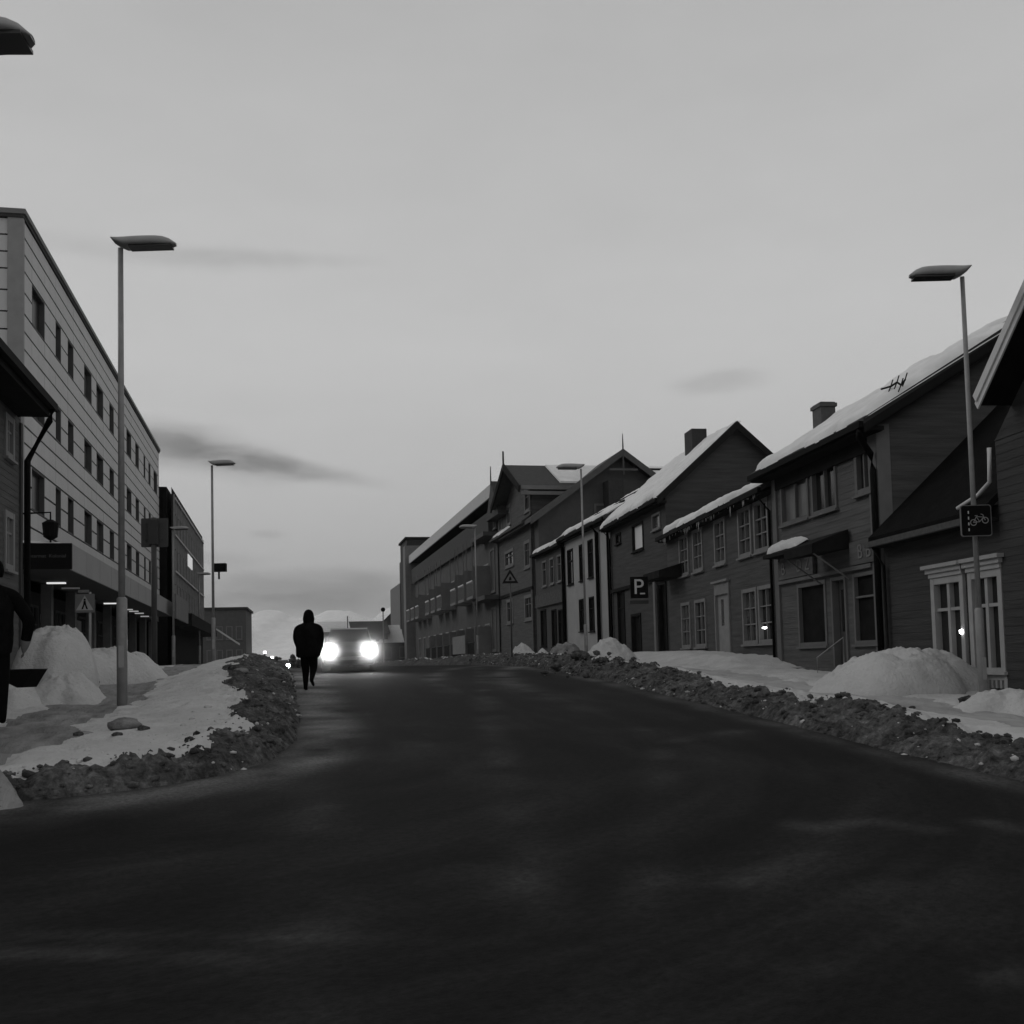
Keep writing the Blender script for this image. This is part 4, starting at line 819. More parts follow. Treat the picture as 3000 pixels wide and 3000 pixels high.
# end wall panels facing down the street
for i in range(NR):
    prow = rows[i+1]-rows[i]; ke = MB().box(.0, .05, -1.6, -.016, .026, prow-.026); me = bpy.data.meshes.new('panel'); me.from_pydata(ke.v, [], ke.f); me.materials.append(panel_m)
    for j in range(3):
        o = bpy.data.objects.new('panel', me); C.objects.link(o); o.parent = hw_; o.location = (-.06, -.42-1.6*j, rows[i])
MB().box(-.12, .045, -.42, .03, zbot, zt_-.2).build('corner_trim', mat('corner_grey', .24, .28), hw_)
MB().box(-Lw-.1, .10, -14, .10, zt_-.14, zt_+.02).build('roof', mat('coping', .16, .19), hw_); MB().box(-Lw-.1, .08, -14, .05, zt_-.25, zt_-.15).build('coping_shadow_gap', joint_m, hw_)
wcache = {}
for h in holes:
    u0, u1, z0, z1 = h; key = (round(u1-u0, 2), round(z1-z0, 2))
    if key not in wcache:
        W_, H_ = u1-u0, z1-z0; wb = MB().box(0, .07, -.22, -.005, 0, H_).box(W_-.07, W_, -.22, -.005, 0, H_).box(.07, W_-.07, -.22, -.01, 0, .07).box(.07, W_-.07, -.22, -.01, H_-.07, H_)
        me = bpy.data.meshes.new('window'); me.from_pydata(wb.v, [], wb.f); me.materials.append(mat('window_dark_frame', .06, .09))
        pb_ = MB().box(.07, W_-.07, -.2, -.17, .07, H_-.07); mp_ = bpy.data.meshes.new('pane'); mp_.from_pydata(pb_.v, [], pb_.f); mp_.materials.append(mat('office_glass', .02, .028, .3, 1, 0, None, .3)); wcache[key] = (me, mp_)
    o = bpy.data.objects.new('window', wcache[key][0]); C.objects.link(o); o.parent = hw_; o.location = (u0, 0, z0)
    o2 = bpy.data.objects.new('pane', wcache[key][1]); C.objects.link(o2); o2.parent = o
    if random.random() < .35:
        o2.material_slots[0].link = 'OBJECT'; o2.material_slots[0].material = random.choice([mat('office_blind', .05, .09, .5, 2), mat('office_glass_painted_reflection', .03, .08, .2, .7, 0, None, .5)])
# canopy: pale fascia slabs, dark underside with tube lights, black end box with name
XC = 1.5; zc0 = fw.uv(211, 1668, XC)[1]; zc1 = fw.uv(211, 1593, XC)[1]; uc0 = fw.uv(210, 1630, XC)[0]; ucf = fw.uv(508, 1790, XC)[0]
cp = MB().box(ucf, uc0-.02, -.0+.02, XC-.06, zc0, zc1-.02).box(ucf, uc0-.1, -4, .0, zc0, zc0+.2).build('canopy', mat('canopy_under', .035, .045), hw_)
nf = 12
for i in range(nf):
    a0 = ucf+(uc0-ucf)*i/nf; wd_ = (uc0-ucf)/nf
    MB().box(a0+.015, a0+wd_-.015, XC-.055, XC, zc0-.02, zc1).build('fascia_panel', mat('fascia_pale', .25, .3, .7, .6), cp)
eb = MB().box(uc0, uc0+.12, -1.6, XC+.02, zc0, zc1).build('end_board', black_m, hw_); tag(eb, 'black name board closing the canopy end')
text_mesh('Sentermat  Kolonial', .145, mat('faint_letter', .07, .09), eb, face_matrix(uc0+.125, .78, (zc0+zc1)/2, '+x'), 'lettering', .004)
snow_slab('snow_cover', cp, uc0-3, uc0+.1, ((XC-.05, zc1+.0), (.05, zc1+.05), (0, 1)), 24, 10, .06, 71)
for sx, sy, sxx in ((165, 1707, 32), (325, 1767, 24), (207, 1722, 24)):
    # ceiling lights set into the soffit, found on the soffit plane
    d_ = ray(sx, sy); t_ = (fw.base+zc0-.03-EYE)/d_.z; H_ = Vector((0, 0, EYE))+d_*t_; lx = (H_-fw.P).dot(fw.ex); ly = (H_-fw.P).dot(fw.ey)
    MB().box(lx-.08, lx+.08, ly-.30, ly+.30, zc0-.07, zc0-.022).build('ceiling_light', mat('tube_glow', .6, .6, .5, emit=.75) if sx != 207 else mat('tube_glow_dim', .6, .6, .5, emit=.03), cp)
for sx, sy in ((375, 1785), (392, 1790), (408, 1796), (424, 1805)):
    d_ = ray(sx, sy); t_ = (fw.base+zc0-.03-EYE)/d_.z; H_ = Vector((0, 0, EYE))+d_*t_; lx = (H_-fw.P).dot(fw.ex); ly = (H_-fw.P).dot(fw.ey)
    MB().box(lx-.1, lx+.1, ly-.22, ly+.22, zc0-.07, zc0-.022).build('ceiling_light', mat('tube_glow_soft', .6, .6, .5, emit=.28 if sx == 375 else .10), cp)
# recessed shop fronts: columns, panes, doors
YS = -1.6; sf = []
for i in range(13):
    a0 = -2.4-i*(Lw-3)/13; sf.append((a0-2.1, a0, .5, zc0-.5))
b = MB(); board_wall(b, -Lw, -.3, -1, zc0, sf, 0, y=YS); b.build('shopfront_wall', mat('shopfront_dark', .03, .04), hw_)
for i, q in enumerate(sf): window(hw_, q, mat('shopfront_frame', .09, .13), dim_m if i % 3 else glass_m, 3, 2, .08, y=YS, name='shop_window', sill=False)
for i in range(9):
    a0 = -1.0-i*(Lw-2)/8; MB().box(a0-.18, a0+.18, -.55, -.2, -1, zc0).build('column', mat('column_grey', .10, .14), hw_)
for sx, a, b_ in ((264, 1795, 1860), (230, 1818, 1850), (123, 1800, 1825)):
    ua_ = fw.uv(sx-6, a, YS+.05)[0]; ub_ = fw.uv(sx+6, a, YS+.05)[0]; MB().box(ua_, ub_, YS+.06, YS+.09, fw.uv(sx, b_, YS+.1)[1], fw.uv(sx, a, YS+.1)[1]).build('poster', mat('pale_poster', .3, .4), hw_)
# red pipe lamp stub on the wall above the canopy
lu = fw.uv(148, 1560, .9)[0]; 
wl = MB().tube([(lu, .02, zc1+.9), (lu, .9, zc1+.95), (lu, .9, zc1+.0)], .03).build('wall_lantern', black_m, hw_)
MB().tube([(lu, .9, zc1+.10), (lu, .9, zc1+.2), (lu, .9, zc1+.62), (lu, .9, zc1+.72)], [.05, .2, .24, .08], 10).build('lantern_glass', black_m, wl)

# --- near left house: eave, gutter and street wall
fl = Frame(-6.0, 0, -90, zr(26)+.1); pc = Vector((0, 0, EYE))+ray(60, 1500)*(-6.0/ray(60, 1500).x); fl.P.y = pc.y; fl.base = zr(26)+.1; fl.P.z = fl.base
zel = fl.uv(60, 1205)[1]; Ll = 16
ww = fl.rect(12, 38, 1218, 1345, ref=25); wx = fl.rect(10, 38, 1500, 1672, ref=25)
dark_l = mat('near_house_boards', 0.055, 0.11, .85, 1.3, .25, 5, .3, (.5, .5, 6.5))
wl_ = [(ww[0], ww[1], ww[2], ww[3]), (wx[0], wx[1], wx[2], wx[3])]
for k_ in (2.6, 5.2, 7.8): wl_ += [(ww[0]+k_, ww[1]+k_, ww[2], ww[3]), (wx[0]+k_, wx[1]+k_, wx[2], wx[3])]
hl_ = start(fl, 'corner_house', 'dark boarded house with deep black eaves at the left frame edge', 'house')
b = MB(); board_wall(b, 0, Ll, -1.5, zel, wl_, .16); b.box(0, .12, -8, -.01, -1.5, zel+.5); b.prism_x([(0, zel), (-8, zel), (-4, zel+4)], .0, .12); b.box(Ll-.1, Ll, -8, -.01, -1.5, zel); b.build('wall', dark_l, hl_)
for q in wl_: window(hl_, q, mat('faded_window_paint', .2, .25), curt_m, 2, 2, .14)
ov = .75; gu, gz_ = fl.uv(150, 1186, ov)
MB().prism_x([(ov, gz_-.12), (-4, gz_+4.2), (-8-ov, gz_-.12), (-8-ov, gz_+.12), (-4, gz_+4.45), (ov, gz_+.12)], gu, Ll+.5).build('roof', black_m, hl_)
MB().box(gu+.05, Ll, .03, ov-.02, zel-.22, gz_-.10).build('soffit', under_m, hl_); MB().box(gu-.05, Ll+.5, ov+.003, ov+.14, gz_-.16, gz_+.02).build('gutter', black_m, hl_)
MB().prism_x([(.05, zel-.25), (ov-.05, gz_-.15), (.05, gz_-.15)], gu+.1, gu+.2).build('eave_bracket', black_m, hl_)
downpipe(hl_, [(gu+.15, ov+.06, gz_-.15), (gu+.15, ov, gz_-.4), (-.14, .12, gz_-1.25), (-.14, .12, .2)], .075)
MB().box(-.02, .16, -.0, .05, -1, zel-.3).build('corner_board', mat('corner_dark', .045, .06), hl_)

# --- black building with vertical fins
XB = -7.0; fk = Frame(XB, 0, -90, 1.3); pk = Vector((0, 0, EYE))+ray(503, 1600)*(XB/ray(503, 1600).x); fk.P.y = pk.y
Lk_ = -fk.uv(594, 1750)[0]; zk = fk.uv(503, 1428)[1]; blk = mat('black_cladding', .008, .013, .9, 3, 0, None, .08)
hk = start(fk, 'black_building', 'black clad office building with thin vertical fins beyond the pale office', 'building')
kh = []; nb = 11
for i in range(nb):
    for j in range(3):
        a0 = -1.2-(Lk_-1.2)*(i+1)/nb; z = 4.6+j*(zk-5.2)/3; kh.append((a0+.25, a0+(Lk_-1.2)/nb-.15, z, z+(zk-5.2)/3-.9))
b = MB(); board_wall(b, -Lk_, 0, -1, zk, kh, 0); b.box(-Lk_, -.0, -12, -.3, -1, zk); b.build('wall', blk, hk)
lit = fk.uv(558, 1647)
for q in kh:
    is_lit = q[0]-.1 < lit[0] < q[1]+.3 and q[2]-.4 < lit[1] < q[3]+.5
    f_ = window(hk, q, blk, glass_m, 1, 1, .06, sill=False)
for i in range(nb*2+1):
    u_ = -1.2-(Lk_-1.2)*i/(nb*2); MB().box(u_-.05, u_+.05, .0, .10, 4.2, zk-.3).build('fin', mat('fin_grey', .26, .34), hk)
for j in range(4): 
    z = 4.35+j*(zk-5.0)/3; MB().box(-Lk_, -1.2, .02, .15, z, z+.12).build('floor_band', mat('band_grey', .35, .5), hk)
lq = fk.rect(552, 564, 1630, 1664, .16, ref=558); lo_ = MB().box(lq[0], lq[1], .10, .16, lq[2], lq[3]).build('lit_window', litw_m, hk); tag(lo_, 'the only lit window of the black building')
MB().box(-Lk_, -.5, .02, 1.2, 3.2, 4.0).build('canopy', under_m, hk); cbx = fk.rect(511, 547, 1785, 1830, 1.2); MB().box(cbx[0], cbx[1], 1.21, 1.3, 3.15, 4.5).build('sign_board', greyw_m, hk)

# --- far block at the end of the left row, small shed roof
fz = at_depth(720, 1785, 118); z0_ = 1.3
eb_ = empty('far_block', (fz.x, fz.y, z0_), R(-2), 'small grey three storey block closing the left row in the distance', 'building')
wz = (720-590)/F*118+1.6; Hh = fz.z-z0_
MB().box(-wz, 0, 0, 10, -1, Hh).build('wall', mat('far_render', .075, .095), eb_); MB().box(-wz-.2, .2, -.2, 10.2, Hh, Hh+.25).build('roof', roof_m, eb_)
for i in range(4):
    for j in range(2): window(eb_, (-wz+.4+i*1.05, -wz+1.1+i*1.05, .9+j*2.6, 2.4+j*2.6), greyw_m, dim_m, 1, 1, .1, y=0)
for o_ in eb_.children:
    if o_.name.startswith('window'): o_.rotation_euler.z = math.pi; o_.location.x = -wz
fs = at_depth(690, 1886, 90); es = empty('shed', (fs.x, fs.y, 1.4), 0, 'low shed with a steep snowy lean-to roof beyond the third street lamp', 'shed')
q = at_depth(634, 1846, 90); MB().box(q.x-fs.x, 0, .2, 4, -1, .6).build('wall', dark_l, es); MB().prism_y([(q.x-fs.x, q.z-1.4), (.2, fs.z-1.45), (.2, fs.z-1.3), (q.x-fs.x, q.z-1.25)], 0, 4.2).build('roof', snowroof_m, es)

# ============ street furniture ============
def lamp_head(parent, L=1.15, m=None):
    # flat shallow hood: pointed toe, arched back, dark glass below
    secs = []; n = 14
    for i in range(11):
        t = i/10; x = -.12*L+t*L; wdt = .17*(1-abs(2*t-.85)**3*.35)*(1 if t < .95 else .55); top_ = .145+.02*math.sin(t*math.pi) if t < .72 else .04+.12*max(0, math.cos((t-.72)/.28*math.pi/2))**.8; zb_ = .115*max(0, 1-t/.16); secs.append((x, wdt, max(.02, top_-zb_), zb_))
    b = MB(); prev = None
    for x, wd_, hh, z in secs:
        ring = []
        for j in range(n):
            a = math.pi*j/(n-1); ring.append((x, wd_*math.cos(a), z+hh*max(0, math.sin(a))**.6))
        k = len(b.v); b.v += ring
        if prev is not None:
            for j in range(n-1): b.f.append((prev+j, k+j, k+j+1, prev+j+1))
            b.f.append((prev+n-1, k+n-1, k, prev))
        prev = k
    b.f.append(tuple(range(n-1, -1, -1))); b.f.append(tuple(range(prev, prev+n)))
    h = b.build('lamp_head', m or lamp_m, parent, True)
    MB().box(.15*L, .82*L, -.12, .12, -.035, .0).build('lamp_glass', mat('lamp_glass', .02, .03, .3), h); return h
def street_lamp(x, y, zb, H, az_, label, base_h=1.6, r=.045, L=1.15, tilt=0):
    e = empty('street_lamp', (x, y, zb), 0, label, 'street lamp', 'street lamps along both pavements')
    MB().tube([(0, 0, -.3), (0, 0, base_h), (0, 0, base_h+.03)], [r*1.55, r*1.55, r*1.1], 12).build('base_sleeve', steel_m, e, True)
    MB().tube([(0, 0, base_h), (0, 0, H-.02)], [r, r*.8], 12).build('pole', steel_m, e, True)
    MB().box(-r*.8, r*.8, -r*1.62, -r*1.5, .5, .85).build('hatch', lamp_m, e)
    h = lamp_head(e, L); h.location = (0, 0, H); h.rotation_euler = (0, 0, az_); h.rotation_euler.y = -R(2); return e
def z_of(x, y, sy):                     # height at which the vertical over (x, y) crosses a photo row
    k = (CY-sy)/F; a = Vector((x, y, 0)); return EYE+(k*a.dot(_f)-a.dot(_u))/(_u.z-k*_f.z)
def place(sx, sbase, stop, D):
    p = at_depth(sx, sbase, D); return p, z_of(p.x, p.y, stop)-p.z
P2_, H2_ = place(358, 2047, 724, 17.0)
street_lamp(P2_.x, P2_.y, P2_.z, H2_, R(-YAW+4), 'tall grey lamp post on the left pavement nearest the camera, head pointing over the road', r=.054, L=1.02)
q3 = at_depth(621, 1362, 38.5); street_lamp(q3.x, q3.y, ground_z(q3.x, q3.y), q3.z-ground_z(q3.x, q3.y), R(-8), 'slim lamp post carrying a small black box sign beyond the road sign on the left', r=.05, L=.95)
q4 = at_depth(506, 1552, 56); street_lamp(q4.x, q4.y, ground_z(q4.x, q4.y), q4.z-ground_z(q4.x, q4.y), R(-8), 'lamp post in front of the black building', r=.06, L=.98)
q5 = at_depth(583, 1684, 80); street_lamp(q5.x, q5.y, ground_z(q5.x, q5.y), q5.z-ground_z(q5.x, q5.y), R(-8), 'furthest left lamp post at the end of the black building', r=.06, L=1.0)
# near lamp whose head hangs into the top left corner
qn = at_depth(-172, 118, 10.8); en = street_lamp(qn.x, qn.y, ground_z(qn.x, qn.y)-.2, qn.z-ground_z(qn.x, qn.y)+.2, R(-YAW+6), 'lamp whose hood pokes in at the top left corner', r=.07, L=1.02)
for o_ in en.children:
    if o_.name.startswith('lamp_head'): o_.scale = (1, 1.6, 1.15)
PR, HR = place(2883, 2085, 808, 16.6); street_lamp(PR.x, PR.y, PR.z, HR, R(180-YAW-6), 'lamp post on the right pavement carrying the black cycle sign', r=.043, L=.93)
for o_ in C.objects:
    pass
q6 = at_depth(1702, 1372, 37); street_lamp(q6.x, q6.y, ground_z(q6.x, q6.y), q6.z-ground_z(q6.x, q6.y), R(180-YAW), 'thin lamp post rising in front of the white house', r=.04, L=.98, base_h=1.2)
q7 = at_depth(1391, 1546, 56); street_lamp(q7.x, q7.y, ground_z(q7.x, q7.y), q7.z-ground_z(q7.x, q7.y), R(180-YAW), 'furthest right lamp post beside the apartment block', r=.04, L=.95, base_h=1.2)
# black cycle sign on the right lamp
pz_ = at_depth(2860, 1525, 16.45); cs = empty('cycle_sign', pz_, R(-YAW-3), 'black rounded square sign with dashes and a cycle symbol on the right lamp post', 'sign')
def rrect(w_, h_, r_, y0, y1, b=None):
    b = b or MB(); pts = []
    for cx_, cz_, a0 in ((w_-r_, h_-r_, 0), (-w_+r_, h_-r_, 90), (-w_+r_, -h_+r_, 180), (w_-r_, -h_+r_, 270)):
        for k_ in range(5): a = R(a0+k_*22.5); pts.append((cx_+r_*math.cos(a), cz_+r_*math.sin(a)))
    return b.prism_y(pts, y0, y1)
rrect(.235, .245, .04, .0, .03).build('sign_rim', greyw_m, cs); rrect(.222, .232, .035, -.004, .0).build('sign_face', black_m, cs)
mk = MB()
for z in (.13, .04, -.05, -.14): mk.box(-.125, -.108, -.008, -.0045, z-.022, z+.022)
mk.build('dash_marks', mat('sign_white', .5, .6, .5), cs)
bk = MB()
def ring_y(b, cx_, cz_, r_, t_=.007, n=18):
    for k_ in range(n):
        a, c_ = 2*math.pi*k_/n, 2*math.pi*(k_+1)/n
        b.add([(cx_+(r_-t_)*math.cos(a), -.008, cz_+(r_-t_)*math.sin(a)), (cx_+(r_+t_)*math.cos(a), -.008, cz_+(r_+t_)*math.sin(a)), (cx_+(r_+t_)*math.cos(c_), -.008, cz_+(r_+t_)*math.sin(c_)), (cx_+(r_-t_)*math.cos(c_), -.008, cz_+(r_-t_)*math.sin(c_))], [(0, 1, 2, 3)])
ring_y(bk, -.045, -.03, .045); ring_y(bk, .135, .0, .045)
for p in (((-.045, -.03), (.0, .06)), ((.0, .06), (.11, .05)), ((.0, .06), (.05, -.02)), ((.05, -.02), (.11, .05)), ((.135, .0), (.10, .09)), ((.10, .09), (.07, .10)), ((-.045, -.03), (.05, -.02)), ((-.02, .075), (.02, .075))):
    bk.tube([(p[0][0], -.008, p[0][1]), (p[1][0], -.008, p[1][1])], .006, 5)
bk.build('cycle_symbol', mat('sign_grey_mark', .22, .28, .5), cs)
# seen from behind: road sign on the left pavement
pb_ = at_depth(453, 1978, 26); pt_ = at_depth(453, 1513, 26); rs = empty('road_sign', pb_, R(-YAW+6), 'grey square road sign seen from behind on a stout pole, left pavement', 'sign'); Ht = pt_.z-pb_.z
MB().tube([(0, 0, -.3), (0, 0, Ht)], .068, 12).build('pole', mat('dark_steel', .04, .055, .5), rs, True)
rrect(.325, .36, .03, -.0, .02).build('sign_plate', mat('sign_back', .055, .07, .5), rs).location = (0, .08, Ht-.36)
for z in (-.15, -.55): MB().box(-.22, .22, .065, .08, Ht+z-.02, Ht+z+.02).build('clamp', mat('dark_steel', .04, .055, .5), rs)
MB().box(-.12, .12, -.075, .0, Ht-.66, Ht-.05).build('backing_channel', mat('dark_steel', .04, .055, .5), rs)
# crossing sign in front of the office
pb_ = at_depth(263, 1870, 33); ps_ = at_depth(248, 1767, 33); xs = empty('crossing_sign', (pb_.x, pb_.y, ground_z(pb_.x, pb_.y)), R(-YAW+8), 'square crossing sign with a pale triangle and walking figure under the canopy', 'sign'); zz_ = ps_.z-ground_z(pb_.x, pb_.y)
MB().tube([(0, .04, -.2), (0, .04, zz_+.35)], .04, 10).build('pole', mat('pale_post', .25, .3), xs, True)
px_ = ps_.x-pb_.x
rrect(.29, .29, .03, -.02, .0).build('sign_plate', mat('sign_mid', .12, .15, .5), xs).location = (px_, 0, zz_)
MB().prism_y([(-.26, -.22), (.26, -.22), (0, .24)], -.028, -.021).build('triangle', mat('sign_pale', .3, .36, .5), xs).location = (px_, 0, zz_)
fgm = MB().prism_y([(-.03, .08), (.03, .08), (.03, .14), (-.03, .14)], -.034, -.029).prism_y([(-.045, -.04), (.045, -.04), (.03, .07), (-.03, .07)], -.034, -.029).prism_y([(-.10, -.19), (-.05, -.19), (.0, -.04), (-.045, -.04)], -.034, -.029).prism_y([(.05, -.19), (.10, -.19), (.045, -.04), (.0, -.04)], -.034, -.029)
fgm.build('walking_figure', black_m, xs).location = (px_, 0, zz_)
MB().box(px_-.2, px_+.12, -.02, .01, zz_+.33, zz_+.42).build('top_plate', greyw_m, xs)
# warning triangle on the right
pt_ = at_depth(1494, 1668, 40); pq = at_depth(1494, 1709, 40); ts = empty('warning_sign', (pt_.x, pt_.y, ground_z(pt_.x, pt_.y)), R(-YAW), 'dark bordered warning triangle on a thin pole before the big timber building', 'sign'); b0 = ts.location.z
zt2, zb2 = pt_.z-b0, pq.z-b0; hw2 = .31
MB().prism_y([(-hw2, zb2), (hw2, zb2), (0, zt2)], 0, .03).build('sign_border', under_m, ts)
MB().prism_y([(-hw2*.62, zb2+.085), (hw2*.62, zb2+.085), (0, zt2-.15)], -.006, -.001).build('sign_face', mat('sign_face_grey', .12, .15, .5), ts)
MB().prism_y([(-.05, zb2+.11), (.05, zb2+.11), (.05, zb2+.17), (.02, zb2+.25), (-.02, zb2+.25), (-.05, zb2+.17)], -.012, -.007).build('sign_figure', under_m, ts)
MB().tube([(0, .06, -.3), (0, .06, zt2-.1)], .03, 8).build('pole', mat('dark_steel2', .06, .08, .5), ts, True)
# box sign with a hanging camera on lamp three
qb = at_depth(644, 1662, 38.3); bx = empty('box_sign', qb, R(-YAW), 'small black box hung on the slim left lamp post', 'box')
MB().box(-.24, .20, 0, .22, -.15, .15).build('housing', black_m, bx); MB().box(-.30, -.235, .05, .15, -.05, .08).build('bracket', steel_m, bx); MB().tube([(-.06, .1, -.15), (-.06, .1, -.42)], .035).build('hanger', black_m, bx)

# ============ snow piles and lumps ============
grit_m = mat('gritty_snow', .12, .3, .9, 6, .6)
def pile_at(sx, sbase, D, rx, ry, peak_sy, label, seed, **k):
    p = at_depth(sx, sbase, D); g0 = ground_z(p.x, p.y); pk_ = at_depth(sx, peak_sy, D).z; return pile(p.x, p.y, rx, ry, pk_-g0+.02, label, seed, **k)
G = 'snow piles along the pavements'
allp = [
 pile_at(2650, 1990, 19.3, 1.35, 1.65, 1900, 'tall white snow pile in front of the low dark wing, behind the right lamp post', 3, rot=R(85), rough=.20, dome=True),
 pile_at(2500, 2010, 19.4, 1.1, 1.1, 1935, 'smaller snow shoulder left of the tall pile by the shop house door', 5),
 pile_at(2960, 2060, 15.6, 1.0, .9, 2015, 'low snow heap right of the lamp post at the frame edge', 9),
 pile_at(170, 1980, 20.8, .86, 1.5, 1834, 'big rounded snow mound under the crossing sign', 11, rough=.10, dome=True),
 pile_at(290, 1960, 22.5, 1.0, 1.3, 1898, 'lower snow mound to the right of the big rounded one, left of the lamp post', 13, rough=.14, dome=True),
 pile_at(190, 2030, 18.2, .75, 1.2, 1968, 'broad low snow heap between the rounded mounds and the trodden path', 33, rough=.25),
 pile_at(20, 2050, 17.6, .9, 1.5, 1990, 'sloping snow heap behind the walking person at the left edge', 15, rough=.22),
 pile_at(-95, 2330, 9.6, .62, .6, 2205, 'smooth snow mound cut by the left frame edge at the street corner', 17, rough=.2, sharp=1.3, m=path_m),
 pile_at(1790, 1940, 31.5, 1.2, 1.3, 1866, 'peaked snow heap with dark lumps below the parking sign', 19, rough=.3, sharp=1.1, sink=.5),
 pile_at(1660, 1945, 37.5, 1.0, 1.2, 1880, 'rough dirty heap left of the peaked one, in front of the white house', 21, m=grit_m, rough=.5, sink=.5),
 pile_at(1530, 1945, 45, .95, 1.0, 1882, 'small rounded heap in front of the big timber building', 23, rough=.4, sink=.5),
 pile_at(1590, 1945, 43, .75, 1.0, 1898, 'little snow hump between the rounded heap and the dirty heap', 25, rough=.4, sink=.5),
 pile_at(400, 1960, 25.5, .8, 1.6, 1908, 'long flat snow heap beyond the left lamp post', 27, rough=.1),
]
for o_ in allp: o_['group'] = G
# flat snow shelf in front of the small house
# frozen lumps lying loose
def lump(sx, sy, D, r_, label, m, seed, sq=.6):
    p = at_depth(sx, sy, D); n_u, n_v = 14, 9; V = []; Fc = []
    rs_ = np.random.default_rng(seed)
    for j in range(n_v):
        for i in range(n_u):
            a = 2*math.pi*i/n_u; e = -math.pi/2+math.pi*j/(n_v-1); rr_ = r_*(1+.28*(rs_.random()-.5)); V.append((rr_*math.cos(e)*math.cos(a)*1.3, rr_*math.cos(e)*math.sin(a), rr_*math.sin(e)*sq))
    for j in range(n_v-1):
        for i in range(n_u): Fc.append((j*n_u+i, j*n_u+(i+1) % n_u, (j+1)*n_u+(i+1) % n_u, (j+1)*n_u+i))
    o = np_mesh('snow_lump', np.array(V), np.array(Fc), m); o.location = (p.x, p.y, ground_z(p.x, p.y)+r_*sq*.5); tag(o, label, 'snow lump', 'frozen lumps lying on the verge'); return o
lump(365, 2112, 13.2, .15, 'largest frozen grey lump lying on the clean left verge', grit_m, 1)
lump(420, 2130, 13.0, .06, 'dark clod just right of the largest frozen lump', dirty_m, 2); lump(343, 2168, 12.5, .05, 'small dark clod below the largest frozen lump', dirty_m, 3)
lump(230, 2155, 12.6, .05, 'flat dark clod at the pavement edge left of the largest lump', dirty_m, 4); lump(2838, 2018, 16.2, .13, 'dark round lump beside the right lamp post', dirty_m, 5)
lump(2862, 2050, 15.9, .09, 'pale lump touching the right lamp post', grit_m, 6); lump(2672, 2056, 15.6, .04, 'tiny dark clod at the foot of the tall snow pile', dirty_m, 7)
lump(262, 1898, 21.5, .16, 'black clod between the two rounded mounds on the left', black_m, 8); lump(1640, 1915, 31, .22, 'big dirty block on the rough heap', dirty_m, 9)
lump(1765, 1900, 28, .14, 'dark block on the peaked heap', dirty_m, 10); lump(1850, 1915, 27, .13, 'dark clod low on the peaked heap', dirty_m, 12); lump(1700, 1890, 31, .22, 'upper dirty block between the two heaps', dirty_m, 14)
lump(690, 1893, 22, .14, 'dark slab on the far crest of the left bank', dirty_m, 15); lump(705, 1938, 21, .12, 'grey boulder of snow near the crest of the left bank', grit_m, 16)
def heap_pt():
    p = at_depth(random.choice([random.uniform(1590, 1720), random.uniform(1700, 1870)]), 1920, random.uniform(26.5, 34)); return p.x, p.y
clods('snow_clods', 70, heap_pt, lambda x, y: np.array(rh(x, y))+.12, .03, .12, dirty_m, 'dark clods tumbled among the heaps below the white house', 'snow clods')
# overturned dark box half buried
pb_ = at_depth(80, 1985, 14.8); gb = empty('buried_tub', (pb_.x-.02, pb_.y, pb_.z), R(-20), 'dark angular tub half buried in snow behind the walking person', 'tub'); gb.scale = (.68,)*3
MB().prism_y([(-.42, .16), (.26, .16), (.02, -.20), (-.1, -.20), (-.42, -.05)], -.15, .35).build('tub_side', black_m, gb); MB().box(-.43, .27, -.155, .355, .162, .175).build('tub_rim', black_m, gb)

# ============ people ============
def skin_body(name, verts, edges, radii, parent, mats, pick, sub=2):
    me = bpy.data.meshes.new(name); me.from_pydata(verts, edges, []); o = bpy.data.objects.new(name, me); C.objects.link(o)
    sk = o.modifiers.new('skin', 'SKIN'); sk.use_smooth_shade = True; sd_ = o.modifiers.new('sub', 'SUBSURF'); sd_.levels = sub; sd_.render_levels = sub
    if not me.skin_vertices:
        bm_ = bmesh.new(); bm_.from_mesh(me); bm_.verts.layers.skin.verify(); bm_.to_mesh(me); bm_.free()
    lay = me.skin_vertices[0]
    for i, r_ in enumerate(radii):
        r_ = r_ if isinstance(r_, tuple) else (r_, r_); lay.data[i].radius = r_; lay.data[i].use_root = (i == 0)
    bpy.context.view_layer.update(); ev = o.evaluated_get(bpy.context.evaluated_depsgraph_get()); m2 = bpy.data.meshes.new_from_object(ev); bpy.data.objects.remove(o); m2.name = name
    m2.materials.clear()
    for mm in mats: m2.materials.append(mm)
    for p in m2.polygons: p.material_index = pick(p.center); p.use_smooth = True
    ob = bpy.data.objects.new(name, m2); C.objects.link(ob); ob.parent = parent; return ob
